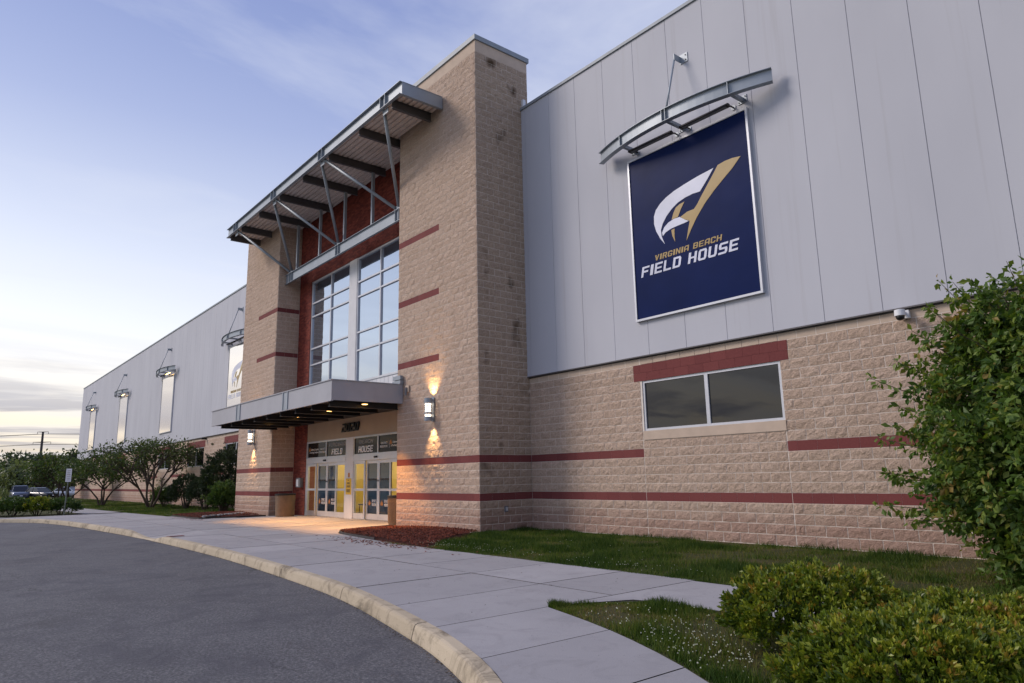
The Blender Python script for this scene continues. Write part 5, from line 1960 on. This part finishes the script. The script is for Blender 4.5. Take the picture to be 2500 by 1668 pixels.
# the tall leafy shrub in front of the wall
def big_shrub():
    g = np.random.default_rng(31)
    x, y = 12.9, -2.4
    b = thing('tall_shrub', (x, y, -0.02), 'tall loose leafy shrub against the block wall', 'shrub')
    st = MB()
    P, D, T = [], [], []
    for k_ in range(760):
        a = g.uniform(0, 2 * np.pi)
        r = g.uniform(0.25, 1.0) ** 0.6
        hz = g.uniform(-0.02, 1.0)
        top = 4.0 * (0.55 + 0.45 * g.random())
        env = 1.85 * float(np.interp(hz, [0, 0.10, 0.25, 0.55, 0.8, 1.0], [0.52, 0.72, 1.0, 0.98, 0.80, 0.45]))
        e = Vector((x + math.cos(a) * r * env, y + math.sin(a) * r * env * 0.85, 0.30 + hz * 3.45))
        s0 = Vector((x + g.normal(0, 0.15), y + g.normal(0, 0.15), -0.02))
        c1 = Vector((x + (e.x - x) * 0.35, y + (e.y - y) * 0.35, e.z * 0.85 + 0.2))
        pts = []
        for i in range(9):
            t_ = i / 8
            pts.append((1 - t_) ** 2 * s0 + 2 * t_ * (1 - t_) * c1 + t_ * t_ * e)
        if k_ < 60:
            st.tube(pts, [0.022 * (1 - 0.85 * i / 8) for i in range(9)], 5)
        else:
            st.tube(pts[4:], [0.010 * (1 - 0.8 * i / 4) for i in range(5)], 4)
        out = Vector((math.cos(a), math.sin(a), 0.1))
        for m_ in range(7):
            t_ = g.uniform(0.55, 1.0)
            i0 = min(7, int(t_ * 8))
            q = pts[i0].lerp(pts[i0 + 1], t_ * 8 - i0) + Vector(g.normal(0, 0.05, 3))
            dv = (out + Vector(g.normal(0, 0.6, 3)) + Vector((0, 0, g.uniform(-0.3, 0.5)))).normalized()
            ln = g.uniform(0.18, 0.5)
            tone = g.normal(0.42, 0.17)
            for s in range(16):
                w_ = s / 15
                pp = q + dv * ln * w_ + Vector((0, 0, -0.10 * w_ * w_))
                sd = dv.cross(Vector(g.normal(size=3))).normalized()
                P.append(pp)
                D.append(dv * 0.5 + sd * 0.9 + Vector((0, 0, -0.45)))
                T.append(tone + g.normal(0, 0.15) + 0.16 * w_)
    # upright sprays standing clear of the crown
    for (ex, ey, ez, n_) in ((11.75, -2.7, 4.0, 26), (11.5, -2.5, 3.7, 24), (12.55, -2.6, 4.08, 34), (12.3, -2.4, 4.0, 26), (10.95, -2.6, 2.35, 40), (10.75, -2.6, 1.35, 50), (11.0, -2.6, 3.0, 34), (11.9, -2.6, 3.95, 24), (12.9, -2.6, 4.1, 34), (13.2, -2.4, 4.2, 34), (10.62, -2.55, 1.9, 34), (10.7, -2.9, 0.95, 40), (11.45, -3.0, 3.3, 26), (11.7, -3.1, 3.6, 26), (10.9, -3.2, 2.7, 30), (11.2, -3.4, 2.0, 34), (11.0, -3.3, 1.4, 34), (11.3, -3.5, 0.8, 34), (12.3, -3.2, 3.8, 26), (12.85, -3.0, 3.95, 26)):
        e = Vector((ex, ey, ez))
        s0 = Vector((x + (ex - x) * 0.35, y, max(0.4, ez * 0.62)))
        pts = [s0, s0.lerp(e, 0.5) + Vector((0, 0, 0.12)), e]
        st.tube(pts, [0.012, 0.008, 0.003], 5)
        for s in range(n_ * 3):
            t_ = g.uniform(0.15, 1.0)
            q = (1 - t_) ** 2 * pts[0] + 2 * t_ * (1 - t_) * pts[1] + t_ * t_ * pts[2]
            sd = Vector(g.normal(size=3)).normalized()
            P.append(q + sd * g.uniform(0, 0.13) * (1.1 - t_ * 0.7))
            D.append(sd + Vector((0, 0, -0.2)))
            T.append(g.normal(0.6, 0.2))
    foliage(b, [leafcloud(np.array(P), np.array(D), 0.092, 0.58, 33, rnd=np.clip(np.array(T), 0, 1))], 'shrub_leaf')
    st.build('branches', 'bark', b)


big_shrub()


# small vase-shaped trees: several trunks that fork outwards, flat layered crown
def tree(name, loc, h, spread, trunks, size, nleaf, mat, label, group=None, seed=1, clear=0.3, flat=0.5, wr=0.5, r0=0.05, cat='tree', levels=4, tuft=0.3):
    g = random.Random(seed)
    t_ = thing(name, loc, label, cat, group)
    base = Vector(loc)
    wood = MB()
    tips = []

    def grow(p, d, ln, r, lv):
        q1 = p + d * ln * 0.5 + Vector((g.gauss(0, 0.04), g.gauss(0, 0.04), 0)) * ln
        q = p + d * ln
        wood.tube([p, q1, q], [r, r * 0.85, r * 0.68], 6 if lv > 1 else 4, False)
        if lv <= 1:
            tips.append((q, d))
            tips.append((q1, d))
        if lv == 0:
            return
        for k_ in range(3 if lv > 1 else 3):
            nd = (d + Vector((g.gauss(0, 0.5), g.gauss(0, 0.5), g.gauss(0.05, 0.22)))).normalized()
            nd.z = max(nd.z, 0.02) * (1 - 0.15 * flat * (levels - lv))
            grow(q, nd.normalized(), ln * g.uniform(0.58, 0.8), r * 0.62, lv - 1)

    for k_ in range(trunks):
        a = 2 * math.pi * k_ / trunks + g.uniform(-0.4, 0.4)
        lean = spread / h * g.uniform(0.12, 0.40) if trunks > 1 else 0.05
        d = Vector((math.cos(a) * lean, math.sin(a) * lean, 1)).normalized()
        grow(base + Vector((math.cos(a), math.sin(a), 0)) * (r0 * 2.0 if trunks > 1 else 0), d, h * clear, r0, levels)
    tp_ = np.array([q for q, d in tips])
    lo = base.z + h * clear * 0.75
    # fit the crown into the wanted height and spread
    ext = np.percentile(np.abs(tp_[:, :2] - np.array(base)[:2]), 96)
    kx = (spread / 2) / max(ext, 0.1)
    zmx = np.percentile(tp_[:, 2], 98)
    kz = (h * 0.95 - h * clear) / max(zmx - base.z - h * clear, 0.1)

    def fit(v):
        v = np.asarray(v, dtype=float).reshape(-1, 3).copy()
        w = np.clip((v[:, 2] - base.z) / (h * clear * 1.5), 0, 1)[:, None] ** 1.6
        v[:, :2] = base[:2] + (v[:, :2] - np.array(base)[:2]) * (1 + (kx - 1) * w)
        zz = v[:, 2] - base.z
        v[:, 2] = base.z + np.where(zz > h * clear, h * clear + (zz - h * clear) * kz, zz)
        return v
    wood.v = [tuple(v) for v in fit(wood.v)]
    wood.build('trunk', 'bark', t_, True)
    tp_ = fit(tp_)
    gg_ = np.random.default_rng(seed + 5)
    per = max(3, nleaf // len(tp_))
    n = len(tp_)
    tone = np.clip(gg_.normal(0.45, 0.2, n), 0, 1)
    P = np.repeat(tp_, per, 0) + gg_.normal(0, 1, (n * per, 3)) * np.array([tuft, tuft, tuft * 0.5])
    D = gg_.normal(0, 1, (n * per, 3)) + np.array([0, 0, -0.2])
    R = np.clip(np.repeat(tone, per) + gg_.normal(0, 0.12, n * per), 0, 1)
    foliage(t_, [leafcloud(P, D, size, wr, seed + 9, rnd=R)], mat, 'crown')
    return t_


MG = 'small multi-stemmed trees along the wall'
tree('ornamental_tree', (-33.0, -2.5, -0.02), 4.25, 5.4, 4, 0.16, 4600, 'myrtle_leaf', 'multi-stemmed small tree nearest the evergreen bushes', MG, 41, 0.30, 0.6, r0=0.07, tuft=0.30)
tree('ornamental_tree', (-42.6, -3.55, -0.02), 3.75, 4.8, 4, 0.19, 4000, 'myrtle_leaf', 'multi-stemmed small tree, second from the evergreen bushes', MG, 42, 0.30, 0.6, r0=0.07, tuft=0.30)
tree('ornamental_tree', (-60.5, -3.3, -0.02), 4.1, 6.0, 4, 0.26, 5000, 'myrtle_leaf', 'dark small tree behind the parking sign', MG, 43, 0.30, 0.5, r0=0.08, tuft=0.4)
tree('ornamental_tree', (-76.0, -2.2, -0.02), 3.9, 5.0, 3, 0.30, 4500, 'wood_leaf', 'dark tree at the far corner of the hall', MG, 44, 0.30, 0.3, r0=0.08, tuft=0.45)

EG = 'bushes beside the far stone pier'
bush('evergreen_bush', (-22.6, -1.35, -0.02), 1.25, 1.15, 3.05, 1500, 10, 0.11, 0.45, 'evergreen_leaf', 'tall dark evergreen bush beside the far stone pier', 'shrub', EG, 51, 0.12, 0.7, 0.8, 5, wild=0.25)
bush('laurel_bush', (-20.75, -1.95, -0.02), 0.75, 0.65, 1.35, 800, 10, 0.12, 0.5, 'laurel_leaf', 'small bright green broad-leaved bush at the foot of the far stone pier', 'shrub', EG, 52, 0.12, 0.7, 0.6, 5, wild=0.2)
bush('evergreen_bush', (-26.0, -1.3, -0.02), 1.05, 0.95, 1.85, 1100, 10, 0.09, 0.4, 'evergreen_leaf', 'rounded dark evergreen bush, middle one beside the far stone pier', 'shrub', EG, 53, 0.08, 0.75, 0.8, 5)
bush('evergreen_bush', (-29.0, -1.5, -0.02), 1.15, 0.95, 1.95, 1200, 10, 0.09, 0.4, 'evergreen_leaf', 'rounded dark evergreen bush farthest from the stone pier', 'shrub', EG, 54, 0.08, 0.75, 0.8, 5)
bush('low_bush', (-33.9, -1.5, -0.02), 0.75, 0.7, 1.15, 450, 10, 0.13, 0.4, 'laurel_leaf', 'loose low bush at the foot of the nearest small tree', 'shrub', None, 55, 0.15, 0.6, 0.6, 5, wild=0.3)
# hedge on the island at the left
HG = 'low hedge shrubs on the island'
for i, (hx, hy, hr, hh) in enumerate(((-28.25, -7.75, 0.95, 0.80), (-28.5, -8.75, 1.0, 0.86), (-28.9, -9.75, 1.05, 0.90), (-29.5, -10.7, 1.05, 0.92), (-30.4, -11.6, 1.1, 0.95), (-31.6, -12.6, 1.2, 0.95))):
    pos_ = ['at the end beside the parking sign post', 'second from the parking sign post', 'third from the parking sign post', 'fourth from the parking sign post', 'fifth from the parking sign post', 'farthest from the parking sign post'][i]
    bush('hedge_shrub', (hx, hy, -0.03), hr, hr * 0.85, hh, 650, 10, 0.085, 0.5, 'boxwood_leaf' if i % 2 else 'laurel_leaf', 'low rounded green hedge shrub ' + pos_, 'shrub', HG, 60 + i, 0.14, 0.72, 0.6, 5)


# ------------------------------------------------------------------ background beyond the car park
def along(deg, dist):
    """ground point at a bearing (degrees from +X) and distance from the corner of the walk"""
    return Vector((15.18 + dist * math.cos(rad(deg)), -13.17 + dist * math.sin(rad(deg)), 0))


WG = 'trees beyond the car park'
for i, (u, dist, h, sp, mt, lb_) in enumerate((
        (175.94, 150, 5.6, 12, 'wood_leaf', 'dark tree at the left edge beyond the car park'),
        (174.83, 138, 7.0, 13, 'wood_leaf', 'broad dark tree below the power pylon'),
        (173.87, 150, 6.9, 9, 'wood_leaf', 'dark tree just right of the power pylon'),
        (173.97, 126, 5.4, 10.0, 'pale_leaf', 'pale feathery tree behind the parked cars'),
        (172.99, 142, 5.6, 9, 'wood_leaf', 'thin dark tree between the pale tree and the hall'),
        (175.72, 128, 3.4, 9, 'pale_leaf', 'pale low tree at the left behind the parked cars'),
        (172.18, 130, 7.2, 8, 'wood_leaf', 'tall dark tree just left of the hall corner'))):
    p = along(u, dist)
    tree('background_tree', (p.x, p.y, -0.32), h, sp, 3 if mt == 'pale_leaf' else 2, 0.5, 3800, mt, lb_, WG, 70 + i, 0.22, 0.1, r0=0.16, tuft=0.65)
g_ = np.random.default_rng(90)
PP_ = []
for k_ in range(9000):
    u = g_.uniform(171.1, 181.6)
    dd = g_.uniform(150, 235)
    p = along(u, dd)
    hh = (2.2 + 1.6 * math.sin(u * 2.0) + 1.0 * math.sin(u * 5.7 + 2)) + 1.5
    PP_.append((p.x, p.y, -0.3 + abs(g_.random() ** 0.6) * max(1.5, hh)))
PP_ = np.array(PP_)
o = link('far_woods', np_mesh('far_woods', *leafcloud(PP_, g_.normal(size=(9000, 3)), 1.5, 0.7, 91)), 'wood_leaf')
tag(o, 'dark line of far woods on the horizon', 'woods', kind='stuff')
PP_ = []
for k_ in range(6000):
    u = g_.uniform(172.0, 179.5)
    dd = g_.uniform(118, 135)
    p = along(u, dd)
    PP_.append((p.x, p.y, -0.3 + abs(g_.normal(0, 0.55)) * (0.7 + 0.5 * math.sin(u * 4.0))))
PP_ = np.array(PP_)
o = link('tall_weeds', np_mesh('tall_weeds', *leafcloud(PP_, g_.normal(size=(6000, 3)) * 0.5 + np.array([0, 0, 1]), 0.55, 0.35, 92)), 'pale_leaf')
tag(o, 'pale tall weeds and brush behind the parked cars', 'brush', kind='stuff')


# ------------------------------------------------------------------ parked cars
def car(loc, heading, pc, suv, label, group='cars parked beyond the hedge'):
    c_ = thing('parked_car', loc, label, 'car', group)
    ca, sa = math.cos(heading), math.sin(heading)

    def T(x, y, z):
        return (loc[0] + x * ca - y * sa, loc[1] + x * sa + y * ca, loc[2] + z)
    L_, W_ = (4.7, 1.9) if suv else (4.6, 1.8)
    Hh = 1.72 if suv else 1.45
    bl = 0.98 if suv else 0.86
    # cross-sections from nose (+x) to tail
    st_ = [(L_ / 2, 0.42, bl - 0.22, 0.78), (L_ / 2 - 0.12, 0.28, bl - 0.12, 0.90), (L_ / 2 - 0.6, 0.24, bl - 0.03, 0.97), (L_ / 2 - 1.3, 0.24, bl, 1.0), (0, 0.24, bl + 0.03, 1.0), (-L_ / 2 + 0.8, 0.24, bl + 0.05, 1.0), (-L_ / 2 + 0.12, 0.28, bl + (0.06 if suv else 0.0), 0.94), (-L_ / 2, 0.42, bl - 0.1, 0.86)]
    vs, fs = [], []
    for x, z0, z1, k_ in st_:
        w = W_ / 2 * k_
        vs += [T(x, -w * 0.92, z0), T(x, -w, z0 + 0.2), T(x, -w, z1 - 0.14), T(x, -w * 0.9, z1), T(x, w * 0.9, z1), T(x, w, z1 - 0.14), T(x, w, z0 + 0.2), T(x, w * 0.92, z0)]
    for i in range(len(st_) - 1):
        for j in range(8):
            a, b = 8 * i + j, 8 * i + (j + 1) % 8
            fs.append((a, b, b + 8, a + 8))
    fs += [tuple(range(8)), tuple(8 * (len(st_) - 1) + j for j in range(8))[::-1]]
    MB().add(vs, fs).build('body', pc, c_, True, recalc=True)
    # cabin
    f0, f1, r1, r0_ = (0.95, 0.25, -1.75, -2.15) if suv else (0.9, 0.1, -1.05, -1.75)
    wl0, wl1 = W_ / 2 * 0.88, W_ / 2 * 0.72
    zb_ = bl - 0.03
    cv = [T(f0, -wl0, zb_), T(f0, wl0, zb_), T(r0_, wl0, zb_), T(r0_, -wl0, zb_), T(f1, -wl1, Hh - 0.05), T(f1, wl1, Hh - 0.05), T(r1, wl1, Hh - 0.05), T(r1, -wl1, Hh - 0.05)]
    MB().add(cv, [(0, 3, 2, 1), (0, 1, 5, 4), (1, 2, 6, 5), (2, 3, 7, 6), (3, 0, 4, 7), (4, 5, 6, 7)]).build('windows', 'tinted_glass', c_, recalc=True)
    rv = [T(f1 + 0.06, -wl1 - 0.02, Hh - 0.06), T(f1 + 0.06, wl1 + 0.02, Hh - 0.06), T(r1 - 0.06, wl1 + 0.02, Hh - 0.06), T(r1 - 0.06, -wl1 - 0.02, Hh - 0.06), T(f1 - 0.15, -wl1 + 0.1, Hh), T(f1 - 0.15, wl1 - 0.1, Hh), T(r1 + 0.1, wl1 - 0.1, Hh), T(r1 + 0.1, -wl1 + 0.1, Hh)]
    MB().add(rv, [(0, 3, 2, 1), (0, 1, 5, 4), (1, 2, 6, 5), (2, 3, 7, 6), (3, 0, 4, 7), (4, 5, 6, 7)]).build('roof', pc, c_, recalc=True)
    for s in (-1, 1):
        MB().tube([T(f0, s * wl0 * 1.005, zb_), T(f1, s * wl1 * 1.01, Hh - 0.05)], 0.035, 6).build('windscreen_pillar', pc, c_)
        MB().tube([T(r0_, s * wl0 * 1.005, zb_), T(r1, s * wl1 * 1.01, Hh - 0.05)], 0.05, 6).build('rear_pillar', pc, c_)
        MB().tube([T(-0.35, s * wl0 * 1.0, zb_), T(-0.42, s * wl1 * 1.01, Hh - 0.05)], 0.03, 6).build('door_pillar', 'black_plastic', c_)
        MB().tube([T(f0 - 0.12, s * (wl0 + 0.04), zb_ + 0.1), T(f0 - 0.12, s * (wl0 + 0.24), zb_ + 0.12)], 0.075, 8).build('mirror', pc, c_)
        a, b = T(L_ / 2 - 0.10, s * W_ * 0.30, bl - 0.30), T(L_ / 2 - 0.22, s * W_ * 0.43, bl - 0.24)
        MB().tube([a, b], 0.075, 8).build('headlight', 'headlamp', c_)
        MB().tube([T(-L_ / 2 + 0.05, s * W_ * 0.34, bl - 0.18), T(-L_ / 2 + 0.14, s * W_ * 0.44, bl - 0.14)], 0.07, 8).build('tail_light', 'red_block', c_)
        for wx in (L_ / 2 - 0.9, -L_ / 2 + 0.85):
            w_ = MB().tube([T(wx, s * (W_ / 2 - 0.22), 0.33), T(wx, s * (W_ / 2 + 0.005), 0.33)], 0.33, 18).build('wheel', 'rubber', c_)
            MB().tube([T(wx, s * (W_ / 2 - 0.01), 0.33), T(wx, s * (W_ / 2 + 0.015), 0.33)], 0.21, 14).build('rim', 'chrome', w_)
    MB().add([T(L_ / 2 + 0.01, -0.45, 0.52), T(L_ / 2 + 0.01, 0.45, 0.52), T(L_ / 2 - 0.01, 0.5, 0.70), T(L_ / 2 - 0.01, -0.5, 0.70)], [(0, 1, 2, 3)]).build('grille', 'black_plastic', c_)
    MB().add([T(L_ / 2 + 0.02, -0.16, 0.44), T(L_ / 2 + 0.02, 0.16, 0.44), T(L_ / 2 + 0.02, 0.16, 0.54), T(L_ / 2 + 0.02, -0.16, 0.54)], [(0, 1, 2, 3)]).build('number_plate', 'print_white', c_)
    return c_


def car_at(u, dist, face_off, *a):
    p = along(u, dist)
    h = rad(u - 180) + face_off
    car((p.x, p.y, -0.20), h, *a)


car_at(175.28, 108, rad(4), 'car_blue_grey', True, 'silver-grey sport utility car parked facing the camera beyond the hedge')
car_at(174.15, 106, rad(36), 'car_black', False, 'black saloon car parked at an angle beyond the hedge')
car_at(172.47, 112, rad(60), 'car_white', False, 'white car mostly hidden behind the dark small tree')

# ------------------------------------------------------------------ parking sign and power pylon
sg = thing('parking_sign', (-26.6, -7.80, -0.02), 'narrow white parking sign on a leaning grey post beside the hedge', 'sign')
MB().tube([(-26.6, -7.82, -0.02), (-26.6, -7.75, 2.26)], 0.028, 8).build('post', 'sign_pole', sg)
fd = Vector((0.9918, -0.1275, 0))
sd = Vector((-fd.y, fd.x, 0))
pc_ = Vector((-26.6, -7.775, 0)) + fd * 0.035


def splate(z0, z1, w, off, mat, name, par):
    q = [pc_ + fd * off - sd * w + Vector((0, 0, z0)), pc_ + fd * off + sd * w + Vector((0, 0, z0)), pc_ + fd * off + sd * w + Vector((0, 0, z1)), pc_ + fd * off - sd * w + Vector((0, 0, z1))]
    r = [p - fd * 0.004 for p in q]
    return MB().add(q + r, [(0, 1, 2, 3), (7, 6, 5, 4), (0, 4, 5, 1), (1, 5, 6, 2), (2, 6, 7, 3), (3, 7, 4, 0)]).build(name, mat, par)


spl = splate(1.62, 2.27, 0.12, 0.0, 'print_white', 'sign_plate', sg)
for z in (2.16, 2.06, 1.98, 1.90, 1.80, 1.71):
    splate(z - 0.014, z + 0.014, 0.075, 0.003, 'print_grey', 'print_line', spl)

pp = along(174.36, 400)
py = thing('power_pylon', (pp.x, pp.y, -0.32), 'dark power pylon with cross-arms above the far trees', 'pylon')
hT = 26.6
MB().tube([(pp.x, pp.y, -0.4), (pp.x, pp.y, hT)], [0.75, 0.45], 8).build('mast', 'pylon_steel', py)
sd2 = Vector((0.6370, 0.7708, 0))
AR = []
for z, w in ((hT - 0.2, 2.6), (hT - 5.0, 4.2), (hT - 11.0, 4.2)):
    MB().tube([(pp.x - sd2.x * w, pp.y - sd2.y * w, z + 0.1), (pp.x, pp.y, z), (pp.x + sd2.x * w, pp.y + sd2.y * w, z + 0.1)], [0.10, 0.24, 0.10], 6).build('cross_arm', 'pylon_steel', py)
    for s in (-1, 1):
        e = Vector((pp.x + s * sd2.x * w, pp.y + s * sd2.y * w, z))
        MB().tube([e, e - Vector((0, 0, 0.9))], 0.10, 6).build('insulator', 'pylon_steel', py)
        AR.append((e - Vector((0, 0, 0.9)), s))
fw2 = Vector((-0.7708, 0.6370, 0))
names_ = ['top', 'middle', 'lowest']
for i, (e, s) in enumerate(AR):
    pts = []
    for k_ in range(17):
        t_ = -1 + k_ / 8
        q = e + (sd2 * 230 + fw2 * 40) * t_
        q.z = e.z - 6.0 * (1 - (1 - abs(t_)) ** 2) * 0.6 + 3.5 * t_
        pts.append(q)
    o = MB().tube(pts, 0.07, 4).build('power_line', 'pylon_steel')
    tag(o, 'thin power line strung from the %s pylon arm, %s wire' % (names_[i // 2], 'left' if s < 0 else 'right'), 'cable', 'power lines across the far sky')
